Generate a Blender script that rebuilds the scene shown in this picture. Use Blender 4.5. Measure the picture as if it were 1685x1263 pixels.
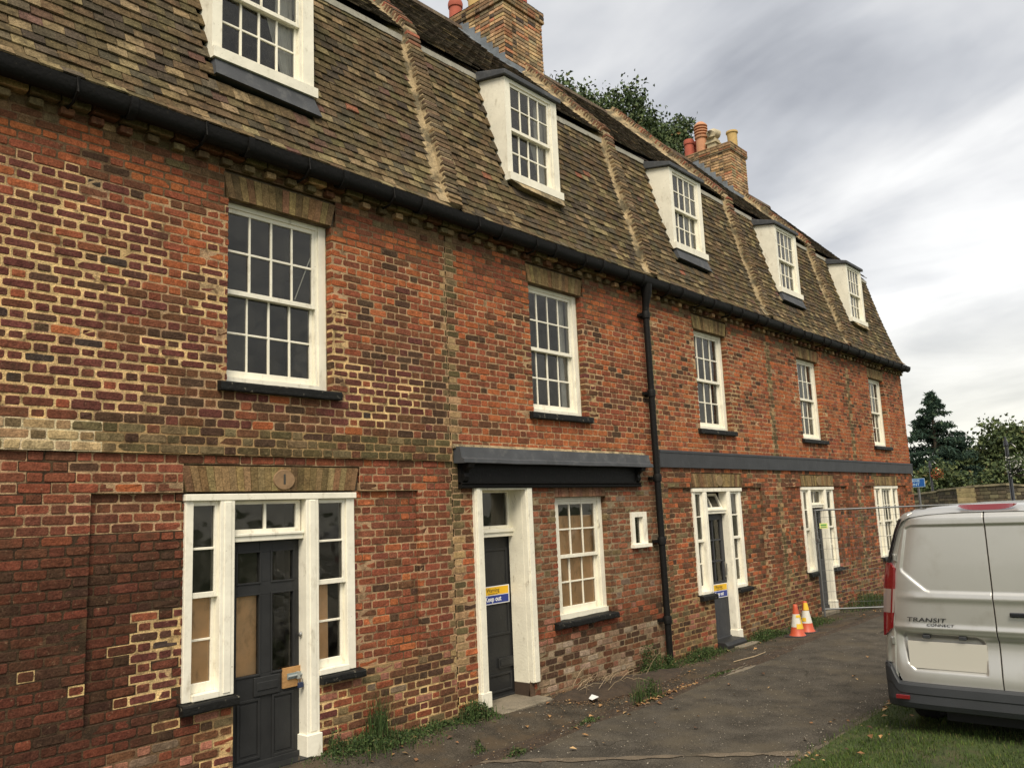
import bpy, math, random
import numpy as np
from mathutils import Vector, Matrix, noise as mnoise
random.seed(7); rng = np.random.default_rng(7)
for o in list(bpy.data.objects): bpy.data.objects.remove(o)
scene = bpy.context.scene
COL = scene.collection
rad = math.radians

# ------------------------------------------------------------------ camera
CAM = Vector((0.0, -6.5, 2.2))
F_ = Vector((0.75034801, 0.64317293, 0.15266448)); R_ = Vector((0.65515139, -0.75432188, -0.04213247)); U_ = Vector((-0.08805969, -0.13163236, 0.98737957))
cd = bpy.data.cameras.new("camera"); cam = bpy.data.objects.new("camera", cd); COL.objects.link(cam)
cam.matrix_world = Matrix(((R_.x, U_.x, -F_.x, CAM.x), (R_.y, U_.y, -F_.y, CAM.y), (R_.z, U_.z, -F_.z, CAM.z), (0, 0, 0, 1)))
cd.sensor_width = 36; cd.lens = 36 * 1375.5 / 1685; cd.clip_end = 2000; cd.clip_start = 0.05
scene.camera = cam

# ------------------------------------------------------------------ light
SUN_EL, SUN_AZ = rad(50), rad(222)      # azimuth measured as direction the light comes from, x=cos y=sin
world = bpy.data.worlds.new("World"); scene.world = world; world.use_nodes = True
nt = world.node_tree; N = nt.nodes; L = nt.links; N.clear()
def nd(tree, t, **kw):
    n = tree.nodes.new(t)
    for k, v in kw.items(): setattr(n, k, v)
    return n
wout = nd(nt, 'ShaderNodeOutputWorld'); bg = nd(nt, 'ShaderNodeBackground'); bg.inputs['Strength'].default_value = 0.1
sky = nd(nt, 'ShaderNodeTexSky', sky_type='NISHITA'); sky.sun_disc = False; sky.sun_elevation = SUN_EL; sky.sun_rotation = math.pi / 2 - SUN_AZ
tc = nd(nt, 'ShaderNodeTexCoord'); sep = nd(nt, 'ShaderNodeSeparateXYZ'); L.new(tc.outputs['Generated'], sep.inputs[0])
za = nd(nt, 'ShaderNodeMath', operation='MAXIMUM'); L.new(sep.outputs['Z'], za.inputs[0]); za.inputs[1].default_value = 0.0
zb_ = nd(nt, 'ShaderNodeMath', operation='ADD'); L.new(za.outputs[0], zb_.inputs[0]); zb_.inputs[1].default_value = 0.22
dv = nd(nt, 'ShaderNodeVectorMath', operation='DIVIDE'); L.new(tc.outputs['Generated'], dv.inputs[0])
cmb = nd(nt, 'ShaderNodeCombineXYZ')
for i in range(3): L.new(zb_.outputs[0], cmb.inputs[i])
L.new(cmb.outputs[0], dv.inputs[1])
mr_ = nd(nt, 'ShaderNodeMapping'); L.new(dv.outputs[0], mr_.inputs[0]); mr_.inputs['Rotation'].default_value = (0, 0, rad(-75))
mp = nd(nt, 'ShaderNodeMapping'); L.new(mr_.outputs[0], mp.inputs[0]); mp.inputs['Scale'].default_value = (0.75, 1.55, 0.4); mp.inputs['Location'].default_value = (0.2, 2.9, 0)
n1 = nd(nt, 'ShaderNodeTexNoise'); n1.inputs['Scale'].default_value = 1.25; n1.inputs['Detail'].default_value = 5; n1.inputs['Roughness'].default_value = 0.52; n1.inputs['Distortion'].default_value = 0.6
L.new(mp.outputs[0], n1.inputs['Vector'])
n2 = nd(nt, 'ShaderNodeTexNoise'); n2.inputs['Scale'].default_value = 0.9; n2.inputs['Detail'].default_value = 3
L.new(dv.outputs[0], n2.inputs['Vector'])
mx = nd(nt, 'ShaderNodeMath', operation='MULTIPLY_ADD'); L.new(n2.outputs[0], mx.inputs[0]); mx.inputs[1].default_value = 0.43
m0 = nd(nt, 'ShaderNodeMath', operation='MULTIPLY_ADD'); L.new(n1.outputs[0], m0.inputs[0]); m0.inputs[1].default_value = 0.45; L.new(m0.outputs[0], mx.inputs[2])
n3_ = nd(nt, 'ShaderNodeTexNoise'); n3_.inputs['Scale'].default_value = 4.5; n3_.inputs['Detail'].default_value = 5; L.new(mr_.outputs[0], n3_.inputs['Vector']); m3_ = nd(nt, 'ShaderNodeMath', operation='MULTIPLY'); L.new(n3_.outputs[0], m3_.inputs[0]); m3_.inputs[1].default_value = 0.12; L.new(m3_.outputs[0], m0.inputs[2])
cr = nd(nt, 'ShaderNodeValToRGB'); L.new(mx.outputs[0], cr.inputs[0])
e = cr.color_ramp.elements; e[0].position = 0.37; e[0].color = (0.25, 0.26, 0.285, 1); e[1].position = 0.57; e[1].color = (0.67, 0.668, 0.66, 1)
e2 = cr.color_ramp.elements.new(0.45); e2.color = (0.40, 0.41, 0.43, 1); e3 = cr.color_ramp.elements.new(0.515); e3.color = (0.55, 0.552, 0.555, 1)
# warm glow low on the horizon
hz = nd(nt, 'ShaderNodeMapRange'); L.new(sep.outputs['Z'], hz.inputs[0]); hz.inputs[1].default_value = 0.0; hz.inputs[2].default_value = 0.22; hz.inputs[3].default_value = 0.75; hz.inputs[4].default_value = 0.0
mh = nd(nt, 'ShaderNodeMixRGB'); L.new(hz.outputs[0], mh.inputs[0]); L.new(cr.outputs[0], mh.inputs[1]); mh.inputs[2].default_value = (0.66, 0.63, 0.52, 1)
sc10 = nd(nt, 'ShaderNodeMixRGB', blend_type='MULTIPLY'); sc10.inputs[0].default_value = 1; L.new(mh.outputs[0], sc10.inputs[1]); sc10.inputs[2].default_value = (10, 10, 10, 1)
mixs = nd(nt, 'ShaderNodeMixRGB'); mixs.inputs[0].default_value = 0.94; L.new(sky.outputs[0], mixs.inputs[1]); L.new(sc10.outputs[0], mixs.inputs[2])
L.new(mixs.outputs[0], bg.inputs['Color']); L.new(bg.outputs[0], wout.inputs[0])
sd = bpy.data.lights.new("sun", 'SUN'); sd.energy = 2.6; sd.angle = rad(30); sd.color = (1.0, 0.90, 0.74)
sun = bpy.data.objects.new("sun", sd); COL.objects.link(sun)
sdir = Vector((math.cos(SUN_AZ) * math.cos(SUN_EL), math.sin(SUN_AZ) * math.cos(SUN_EL), math.sin(SUN_EL)))
sun.rotation_euler = (-sdir).to_track_quat('-Z', 'Y').to_euler(); sun.location = (0, -10, 20)
scene.view_settings.view_transform = 'Standard'; scene.view_settings.look = 'None'; scene.view_settings.gamma = 1; scene.view_settings.use_curve_mapping = False
scene.view_settings.exposure = 0.66
scene.cycles.max_bounces = 5; scene.cycles.transparent_max_bounces = 8

# ------------------------------------------------------------------ materials
MATS = {}
def mat(name, col=None, rough=0.8, metal=0.0, bump=0.0, bscale=60, var=0.0, vscale=6, vcol=False, dirt=None, dscale=3.0, dlo=0.5, dhi=0.7, fine=0.0, fscale=120, coat=0.0, spec=0.5, rain=0, crack=0, pale=None, pscale=20, plo=.6, phi=.75):
    m = bpy.data.materials.new(name); m.use_nodes = True; t = m.node_tree; P = t.nodes['Principled BSDF']
    P.inputs['Roughness'].default_value = rough; P.inputs['Metallic'].default_value = metal; P.inputs['Specular IOR Level'].default_value = spec; P.inputs['Coat Weight'].default_value = coat
    geo = nd(t, 'ShaderNodeNewGeometry'); pos = geo.outputs['Position']
    if vcol:
        a = nd(t, 'ShaderNodeAttribute', attribute_name='col'); oi = nd(t, 'ShaderNodeObjectInfo')
        mm = nd(t, 'ShaderNodeMixRGB', blend_type='MULTIPLY'); mm.inputs[0].default_value = 1; t.links.new(a.outputs['Color'], mm.inputs[1]); t.links.new(oi.outputs['Color'], mm.inputs[2]); cur = mm.outputs[0]
    else:
        r = nd(t, 'ShaderNodeRGB'); r.outputs[0].default_value = (*col, 1); cur = r.outputs[0]
    def nz(scale, detail=4, vec=None, rough_=0.55):
        n = nd(t, 'ShaderNodeTexNoise'); n.inputs['Scale'].default_value = scale; n.inputs['Detail'].default_value = detail; n.inputs['Roughness'].default_value = rough_
        t.links.new(vec or pos, n.inputs['Vector']); return n.outputs[0]
    def mod(cur, amt, scale, detail=4):
        mr = nd(t, 'ShaderNodeMapRange'); t.links.new(nz(scale, detail), mr.inputs[0]); mr.inputs[1].default_value = 0.3; mr.inputs[2].default_value = 0.7; mr.inputs[3].default_value = 1 - amt; mr.inputs[4].default_value = 1 + amt
        v = nd(t, 'ShaderNodeVectorMath', operation='SCALE'); t.links.new(cur, v.inputs[0]); t.links.new(mr.outputs[0], v.inputs['Scale']); return v.outputs[0]
    if var: cur = mod(cur, var, vscale)
    if fine: cur = mod(cur, fine, fscale, 3)
    if dirt:
        mr = nd(t, 'ShaderNodeMapRange'); mr.interpolation_type = 'SMOOTHSTEP'; mr.inputs[1].default_value = dlo; mr.inputs[2].default_value = dhi
        if rain:
            mpp = nd(t, 'ShaderNodeMapping'); t.links.new(pos, mpp.inputs[0]); mpp.inputs['Scale'].default_value = (rain, rain, 1); t.links.new(nz(dscale, 6, mpp.outputs[0], 0.65), mr.inputs[0])
        else: t.links.new(nz(dscale, 6, None, 0.65), mr.inputs[0])
        mr.inputs[4].default_value = dirt[3] if len(dirt) > 3 else 1.0
        x = nd(t, 'ShaderNodeMixRGB'); t.links.new(mr.outputs[0], x.inputs[0]); t.links.new(cur, x.inputs[1]); x.inputs[2].default_value = (*dirt[:3], 1); cur = x.outputs[0]
    if crack:
        nn = nd(t, 'ShaderNodeTexNoise'); nn.inputs['Scale'].default_value = 2.5; nn.inputs['Detail'].default_value = 5; t.links.new(pos, nn.inputs['Vector'])
        ad = nd(t, 'ShaderNodeMixRGB', blend_type='ADD'); ad.inputs[0].default_value = .35; t.links.new(pos, ad.inputs[1]); t.links.new(nn.outputs['Color'], ad.inputs[2])
        vo = nd(t, 'ShaderNodeTexVoronoi', feature='DISTANCE_TO_EDGE'); vo.inputs['Scale'].default_value = crack; t.links.new(ad.outputs[0], vo.inputs['Vector'])
        mr = nd(t, 'ShaderNodeMapRange'); mr.inputs[1].default_value = .004; mr.inputs[2].default_value = .012; mr.inputs[3].default_value = 1; mr.inputs[4].default_value = 0; t.links.new(vo.outputs['Distance'], mr.inputs[0])
        mk = nd(t, 'ShaderNodeMapRange'); mk.inputs[1].default_value = .56; mk.inputs[2].default_value = .66; t.links.new(nz(.8, 3), mk.inputs[0])
        mm_ = nd(t, 'ShaderNodeMath', operation='MULTIPLY'); t.links.new(mr.outputs[0], mm_.inputs[0]); t.links.new(mk.outputs[0], mm_.inputs[1])
        x = nd(t, 'ShaderNodeMixRGB'); t.links.new(mm_.outputs[0], x.inputs[0]); t.links.new(cur, x.inputs[1]); x.inputs[2].default_value = (.032, .027, .02, 1); cur = x.outputs[0]
    if pale:
        mr = nd(t, 'ShaderNodeMapRange'); mr.interpolation_type = 'SMOOTHSTEP'; mr.inputs[1].default_value = plo; mr.inputs[2].default_value = phi; mr.inputs[4].default_value = pale[3]
        t.links.new(nz(pscale, 5, None, 0.7), mr.inputs[0]); x = nd(t, 'ShaderNodeMixRGB'); t.links.new(mr.outputs[0], x.inputs[0]); t.links.new(cur, x.inputs[1]); x.inputs[2].default_value = (*pale[:3], 1); cur = x.outputs[0]
    t.links.new(cur, P.inputs['Base Color'])
    if bump:
        b = nd(t, 'ShaderNodeBump'); b.inputs['Strength'].default_value = bump; b.inputs['Distance'].default_value = 0.01; t.links.new(nz(bscale, 5), b.inputs['Height']); t.links.new(b.outputs[0], P.inputs['Normal'])
    MATS[name] = m; return m
M_brick = mat('old_brick', vcol=True, rough=0.92, bump=0.9, bscale=42, var=0.30, vscale=17, fine=0.34, fscale=75, spec=0.15, dirt=(0.060, 0.036, 0.020, 0.62), dscale=2.6, dlo=0.50, dhi=0.70, pale=(0.36, 0.25, 0.15, 0.5), pscale=26, plo=.58, phi=.74)
M_mortar = mat('lime_mortar', vcol=True, rough=0.95, bump=0.8, bscale=90, var=0.3, vscale=9, fine=0.3, fscale=110, spec=0.15, dirt=(0.10, 0.062, 0.034, 0.85), dscale=6, dlo=0.50, dhi=0.66)
M_tile = mat('clay_tile', vcol=True, rough=0.95, bump=1.0, bscale=38, var=0.32, vscale=11, fine=0.36, fscale=60, spec=0.12, dirt=(0.27, 0.205, 0.10, 0.5), dscale=13, dlo=0.58, dhi=0.72, pale=(0.045, 0.036, 0.022, 0.7), pscale=7, plo=.52, phi=.68)
M_tiledark = mat('mossy_clay_tile', vcol=True, rough=0.95, bump=0.8, bscale=40, var=0.3, vscale=10, fine=0.35, fscale=50, spec=0.15, dirt=(0.16, 0.12, 0.06, 0.55), dscale=14, dlo=0.6, dhi=0.74)
M_white = mat('white_paint', (0.82, 0.78, 0.65), rough=0.6, bump=0.25, bscale=26, var=0.08, vscale=4, dirt=(0.34, 0.29, 0.20, 0.55), dscale=5, dlo=0.54, dhi=0.76, spec=0.25, rain=2.2, pale=(.20, .17, .12, .8), pscale=34, plo=.66, phi=.71)
M_whited = mat('flaking_white_paint', (0.80, 0.76, 0.62), rough=0.65, bump=0.35, bscale=45, var=0.08, vscale=6, dirt=(0.30, 0.25, 0.17, 0.7), dscale=7, dlo=0.58, dhi=0.74, rain=2.5, pale=(.16, .13, .09, .9), pscale=30, plo=.68, phi=.71)
M_dark = mat('dark_grey_gloss_paint', (0.024, 0.0245, 0.0245), spec=.28, rough=0.5, bump=0.15, bscale=25, var=0.2, vscale=4, dirt=(0.10, 0.10, 0.095, 0.5), dscale=9, dlo=0.64, dhi=0.8)
M_slate = mat('painted_grey_band', (0.042, 0.044, 0.048), spec=.3, rough=0.6, bump=0.2, bscale=20, var=0.15, vscale=3, dirt=(0.11, 0.115, 0.12, 0.4), dscale=6, dlo=0.55, dhi=0.75, rain=3)
M_black = mat('black_paint', (0.008, 0.0075, 0.007), rough=0.6, bump=0.5, bscale=30, dirt=(0.06, 0.05, 0.035, 0.5), dscale=18, dlo=0.62, dhi=0.74, spec=0.16)
M_sill = mat('flaking_black_sill', (0.010, 0.010, 0.009), rough=0.6, bump=0.9, bscale=28, dirt=(0.16, 0.145, 0.11, 0.9), dscale=15, dlo=0.60, dhi=0.66, spec=0.2)
M_lead = mat('lead_sheet', (0.062, 0.065, 0.070), rough=0.7, metal=0.0, bump=0.25, bscale=12, var=0.2, vscale=4, dirt=(0.13, 0.13, 0.125, 0.5), dscale=7, dlo=0.52, dhi=0.7, spec=0.3)
M_leadl = mat('weathered_lead', (0.17, 0.19, 0.21), rough=0.7, bump=0.3, bscale=12, var=0.2, vscale=4, dirt=(0.09, 0.09, 0.085, 0.6), dscale=6, dlo=0.5, dhi=0.7, spec=.3)
M_fillet = mat('weathered_mortar_fillet', (0.33, 0.25, 0.14), rough=0.97, bump=1.0, bscale=35, var=0.3, vscale=7, fine=0.3, fscale=60, dirt=(0.07, 0.06, 0.035, 0.85), dscale=5, dlo=0.45, dhi=0.62)
M_flash = mat('pale_flashing', (0.30, 0.285, 0.235), rough=0.9, bump=0.6, bscale=20, var=0.2, vscale=6, dirt=(0.14, 0.12, 0.08, 0.8), dscale=6, dlo=0.55, dhi=0.68)
M_ply = mat('plywood', (0.82, 0.51, 0.26), rough=0.8, var=0.15, vscale=3, dirt=(0.30, 0.16, 0.07, 0.6), dscale=4, dlo=0.52, dhi=0.72, rain=2)
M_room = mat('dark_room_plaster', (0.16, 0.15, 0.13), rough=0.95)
M_cloth = mat('net_curtain', (0.62, 0.60, 0.54), rough=0.95, var=0.12, vscale=8)
M_terra = mat('terracotta', vcol=True, rough=0.85, bump=0.2, bscale=30, var=0.12, vscale=7, dirt=(0.12, 0.09, 0.06, 0.5), dscale=7, dlo=0.55, dhi=0.75)
M_tarmac = mat('worn_tarmac', (0.070, 0.062, 0.050), crack=.9, rough=0.96, bump=1.0, bscale=70, var=0.34, vscale=3.2, fine=0.55, fscale=85, spec=.15, dirt=(0.105, 0.088, 0.062, 0.65), dscale=1.3, dlo=0.46, dhi=0.66, pale=(.22, .19, .145, .6), pscale=60, plo=.60, phi=.72)
M_pave = mat('old_asphalt_pavement', (0.058, 0.049, 0.037), crack=1.4, rough=0.96, bump=1.0, bscale=60, var=0.38, vscale=4, fine=0.55, fscale=80, spec=.15, dirt=(0.088, 0.064, 0.040, 0.75), dscale=1.9, dlo=0.45, dhi=0.62, pale=(.20, .165, .12, .6), pscale=55, plo=.60, phi=.72)
M_soil = mat('dark_soil', (0.045, 0.030, 0.018), rough=1, bump=1.2, bscale=50, var=0.35, vscale=8, fine=0.4, fscale=90)
M_concrete = mat('concrete', (0.19, 0.16, 0.115), rough=0.93, bump=0.8, bscale=80, var=0.2, vscale=5, fine=0.3, fscale=120, dirt=(0.09, 0.08, 0.055, 0.8), dscale=4, dlo=0.5, dhi=0.66)
M_kerb = mat('mossy_kerb', (0.12, 0.10, 0.07), rough=.97, bump=1, bscale=60, var=.3, vscale=4, fine=.35, fscale=90, dirt=(.05, .05, .02, .9), dscale=3, dlo=.45, dhi=.6)
M_gravel = mat('gravelly_patch', (0.15, 0.118, 0.08), rough=0.95, bump=1.3, bscale=110, fine=0.45, fscale=130, var=0.2, vscale=6)
M_turf = mat('turf', (0.040, 0.060, 0.012), rough=0.98, bump=1.2, bscale=60, var=0.35, vscale=2.2, fine=0.4, fscale=50, dirt=(0.075, 0.065, 0.03, 0.7), dscale=3, dlo=0.5, dhi=0.7)
M_leaf = mat('foliage', vcol=True, rough=0.75, spec=0.25, var=0.1, vscale=3)
M_bark = mat('bark', (0.075, 0.058, 0.04), rough=0.95, bump=1, bscale=14, var=0.25, vscale=5)
M_vc = mat('painted_detail', vcol=True, rough=0.5)
M_vcr = mat('rough_detail', vcol=True, rough=0.92, bump=0.5, bscale=40, var=0.18, vscale=8)
M_steel = mat('galvanised_steel', (0.20, 0.205, 0.205), rough=0.42, metal=0.7, var=0.12, vscale=9)
M_tin = mat('bare_metal', (0.45, 0.44, 0.41), rough=0.35, metal=0.9)
M_rubber = mat('rubber', (0.012, 0.012, 0.012), rough=0.85)
M_silver = mat('silver_car_paint', (0.56, 0.55, 0.515), rough=0.36, metal=0.7, coat=0.5, var=0.03, vscale=2, dirt=(0.33, 0.30, 0.24, 0.35), dscale=3, dlo=0.5, dhi=0.75)
M_plastic = mat('grey_bumper_plastic', (0.030, 0.033, 0.037), rough=0.55, bump=0.15, bscale=200, var=0.1, vscale=4)
M_red = mat('red_lens', (0.16, 0.006, 0.009), rough=0.12, coat=1.0)
M_clear = mat('clear_lens', (0.26, 0.20, 0.18), rough=0.1, coat=1.0)
M_trim = mat('black_trim', (0.010, 0.011, 0.014), rough=0.25, coat=0.5)
M_stone = mat('rubble_stone', vcol=True, rough=0.95, bump=0.9, bscale=20, var=0.25, vscale=4, dirt=(0.05, 0.045, 0.03, 0.7), dscale=2.2, dlo=0.48, dhi=0.66)
def glass_mat():
    m = bpy.data.materials.new('window_glass'); m.use_nodes = True; t = m.node_tree; t.nodes.clear()
    o = nd(t, 'ShaderNodeOutputMaterial'); mixn = nd(t, 'ShaderNodeMixShader'); tr = nd(t, 'ShaderNodeBsdfTransparent'); tr.inputs[0].default_value = (0.93, 0.94, 0.93, 1)
    gl = nd(t, 'ShaderNodeBsdfGlossy'); gl.inputs['Roughness'].default_value = 0.04; gl.inputs['Color'].default_value = (0.95, 0.93, 0.86, 1)
    df = nd(t, 'ShaderNodeBsdfDiffuse'); df.inputs[0].default_value = (0.22, 0.21, 0.18, 1)
    fr = nd(t, 'ShaderNodeFresnel'); fr.inputs[0].default_value = 1.55
    geo = nd(t, 'ShaderNodeNewGeometry'); nz = nd(t, 'ShaderNodeTexNoise'); nz.inputs['Scale'].default_value = 3.5; t.links.new(geo.outputs['Position'], nz.inputs[0])
    bp = nd(t, 'ShaderNodeBump'); bp.inputs['Strength'].default_value = 0.25; bp.inputs['Distance'].default_value = 0.02; t.links.new(nz.outputs[0], bp.inputs['Height'])
    t.links.new(bp.outputs[0], gl.inputs['Normal'])
    sc_ = nd(t, 'ShaderNodeMath', operation='MULTIPLY_ADD'); t.links.new(fr.outputs[0], sc_.inputs[0]); sc_.inputs[1].default_value = 0.9; sc_.inputs[2].default_value = 0.006
    t.links.new(sc_.outputs[0], mixn.inputs[0]); t.links.new(tr.outputs[0], mixn.inputs[1]); t.links.new(gl.outputs[0], mixn.inputs[2])
    m2 = nd(t, 'ShaderNodeMixShader'); n3 = nd(t, 'ShaderNodeTexNoise'); n3.inputs['Scale'].default_value = 9; n3.inputs['Detail'].default_value = 6; t.links.new(geo.outputs['Position'], n3.inputs[0])
    mr = nd(t, 'ShaderNodeMapRange'); t.links.new(n3.outputs[0], mr.inputs[0]); mr.inputs[1].default_value = 0.4; mr.inputs[2].default_value = 0.8; mr.inputs[3].default_value = 0.01; mr.inputs[4].default_value = 0.13
    t.links.new(mr.outputs[0], m2.inputs[0]); t.links.new(mixn.outputs[0], m2.inputs[1]); t.links.new(df.outputs[0], m2.inputs[2]); t.links.new(m2.outputs[0], o.inputs[0]); return m
M_glass = glass_mat()

# ------------------------------------------------------------------ mesh helpers
WL = {}
def tag(o, label=None, cat=None, group=None, kind=None):
    if label: o['label'] = label
    if cat: o['category'] = cat
    if group: o['group'] = group
    if kind: o['kind'] = kind
    return o
def thing(name, loc, label, cat, group=None):
    o = bpy.data.objects.new(name, None); COL.objects.link(o); o.location = loc; o.empty_display_size = 0.2
    WL[o] = Vector(loc); return tag(o, label, cat, group)
def place(name, me, parent, loc_world, color=None):
    o = bpy.data.objects.new(name, me); COL.objects.link(o)
    base = WL[parent] if parent else Vector((0, 0, 0))
    if parent: o.parent = parent
    o.location = Vector(loc_world) - base; WL[o] = Vector(loc_world)
    if color: o.color = (*color, 1)
    return o
class MB:
    def __init__(s): s.v = []; s.f = []; s.c = []; s.n = 0
    def add(s, vs, fs, col=(1, 1, 1)):
        b = s.n; s.v.extend(vs); s.n += len(vs)
        for f in fs: s.f.append([i + b for i in f]); s.c.append(col)
        return s
    def box(s, x0, x1, y0, y1, z0, z1, col=(1, 1, 1)):
        return s.add([(x0, y0, z0), (x1, y0, z0), (x1, y1, z0), (x0, y1, z0), (x0, y0, z1), (x1, y0, z1), (x1, y1, z1), (x0, y1, z1)],
                     [(0, 3, 2, 1), (4, 5, 6, 7), (0, 1, 5, 4), (1, 2, 6, 5), (2, 3, 7, 6), (3, 0, 4, 7)], col)
    def quad(s, a, b, c, d, col=(1, 1, 1)): return s.add([a, b, c, d], [(0, 1, 2, 3)], col)
    def prism(s, prof, x0, x1, col=(1, 1, 1), segs=1, jit=0.0):      # profile in (y,z), extruded along x
        n = len(prof); vs = []
        for k in range(segs + 1):
            x = x0 + (x1 - x0) * k / segs; dy = random.uniform(-jit, jit); dz = random.uniform(-jit, jit)
            vs += [(x, p[0] + dy, p[1] + dz) for p in prof]
        fs = [tuple(range(n))[::-1], tuple(range(segs * n, segs * n + n))]
        for k in range(segs):
            for i in range(n): a = k * n + i; b = k * n + (i + 1) % n; fs.append((a, b, b + n, a + n))
        return s.add(vs, fs, col)
    def lathe(s, c, prof, n=20, col=(1, 1, 1), axis='z', cap=True):
        vs = []
        for (r, h) in prof:
            for k in range(n):
                a = 2 * math.pi * k / n; p, q = r * math.cos(a), r * math.sin(a)
                vs.append((c[0] + p, c[1] + q, c[2] + h) if axis == 'z' else ((c[0] + p, c[1] + h, c[2] + q) if axis == 'y' else (c[0] + h, c[1] + p, c[2] + q)))
        fs = []
        for j in range(len(prof) - 1):
            for k in range(n): fs.append((j * n + k, j * n + (k + 1) % n, (j + 1) * n + (k + 1) % n, (j + 1) * n + k))
        if cap: fs.append(tuple(range(n))[::-1]); fs.append(tuple(range((len(prof) - 1) * n, len(prof) * n)))
        return s.add(vs, fs, col)
    def tube(s, pts, r, n=8, col=(1, 1, 1)):
        pts = [Vector(p) for p in pts]; rs = r if isinstance(r, (list, tuple)) else [r] * len(pts); vs = []
        for i, p in enumerate(pts):
            d = (pts[min(i + 1, len(pts) - 1)] - pts[max(i - 1, 0)]).normalized()
            a = d.cross(Vector((0, 0, 1)) if abs(d.z) < 0.9 else Vector((1, 0, 0))).normalized(); b = d.cross(a)
            for k in range(n): t = 2 * math.pi * k / n; q = p + (a * math.cos(t) + b * math.sin(t)) * rs[i]; vs.append(tuple(q))
        fs = [tuple(range(n)), tuple(range((len(pts) - 1) * n, len(pts) * n))[::-1]]
        for i in range(len(pts) - 1):
            for k in range(n): fs.append((i * n + k, i * n + (k + 1) % n, (i + 1) * n + (k + 1) % n, (i + 1) * n + k))
        return s.add(vs, fs, col)
    def build(s, name, material, parent=None, smooth=False, origin=None, recalc=True, **kw):
        me = bpy.data.meshes.new(name); org = Vector(origin) if origin else (WL[parent] if parent else Vector((0, 0, 0)))
        v = np.array([tuple(p) for p in s.v], dtype=np.float64).reshape(-1, 3) - np.array(org)
        me.from_pydata(v.tolist(), [], s.f)
        ca = me.color_attributes.new('col', 'FLOAT_COLOR', 'CORNER')
        ln = np.array([len(f) for f in s.f]); cc = np.array([(*c[:3], 1.0) for c in s.c], dtype=np.float32)
        ca.data.foreach_set('color', np.repeat(cc, ln, axis=0).ravel())
        me.materials.append(material)
        if smooth: me.polygons.foreach_set('use_smooth', [True] * len(me.polygons))
        o = place(name, me, parent, org)
        if smooth and smooth != 'all': 
            try: me.set_sharp_from_angle(angle=rad(40))
            except Exception: pass
        return tag(o, **kw)
def bevel(o, w=0.004, seg=1):
    m = o.modifiers.new('bevel', 'BEVEL'); m.width = w; m.segments = seg; m.limit_method = 'ANGLE'; return o
def fast_quads(name, V, F, C, material, parent=None, **kw):   # V (n,3) F (m,k) C (m,3)
    me = bpy.data.meshes.new(name); k = F.shape[1]
    me.vertices.add(len(V)); me.vertices.foreach_set('co', V.astype(np.float32).ravel())
    me.loops.add(F.size); me.loops.foreach_set('vertex_index', F.astype(np.int32).ravel())
    me.polygons.add(len(F)); me.polygons.foreach_set('loop_start', np.arange(0, F.size, k, dtype=np.int32)); me.polygons.foreach_set('loop_total', np.full(len(F), k, dtype=np.int32))
    me.update(); me.validate(); me.polygons.foreach_set('use_smooth', np.zeros(len(me.polygons), dtype=bool))
    ca = me.color_attributes.new('col', 'FLOAT_COLOR', 'CORNER')
    c4 = np.concatenate([C, np.ones((len(C), 1))], axis=1).astype(np.float32); ca.data.foreach_set('color', np.repeat(c4, k, axis=0).ravel())
    me.materials.append(material)
    return tag(place(name, me, parent, WL[parent] if parent else (0, 0, 0)), **kw)
def jitc(c, a=0.12, h=0.05):
    k = 1 + random.uniform(-a, a); return tuple(max(0.003, x * k * (1 + random.uniform(-h, h))) for x in c)
def nse(x, z, s=1.0, o=0.0): return mnoise.noise(Vector((x * s + o, z * s - o, o * 1.7)))
def text_mesh(name, s, size, material, parent, origin, xdir, zdir, extrude=0.001, align='CENTER', wscale=1.0, shear=0.0, bold=0.0, col=None):
    cu = bpy.data.curves.new('txt', 'FONT'); cu.body = s; cu.size = size; cu.extrude = extrude; cu.align_x = align; cu.align_y = 'CENTER'; cu.shear = shear; cu.offset = bold; cu.resolution_u = 3
    to = bpy.data.objects.new('txt', cu); COL.objects.link(to); dg = bpy.context.evaluated_depsgraph_get(); dg.update()
    me = bpy.data.meshes.new_from_object(to.evaluated_get(dg)); bpy.data.objects.remove(to); me.name = name
    xd = Vector(xdir).normalized() * wscale; zd = Vector(zdir).normalized(); nn = xd.cross(zd).normalized()
    me.transform(Matrix(((xd.x, zd.x, nn.x, 0), (xd.y, zd.y, nn.y, 0), (xd.z, zd.z, nn.z, 0), (0, 0, 0, 1))))
    me.materials.clear(); me.materials.append(material)
    ca = me.color_attributes.new('col', 'FLOAT_COLOR', 'CORNER'); cc = np.ones((len(me.loops), 4), dtype=np.float32)
    if col: cc[:, :3] = col
    ca.data.foreach_set('color', cc.ravel())
    return place(name, me, parent, origin)

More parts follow.
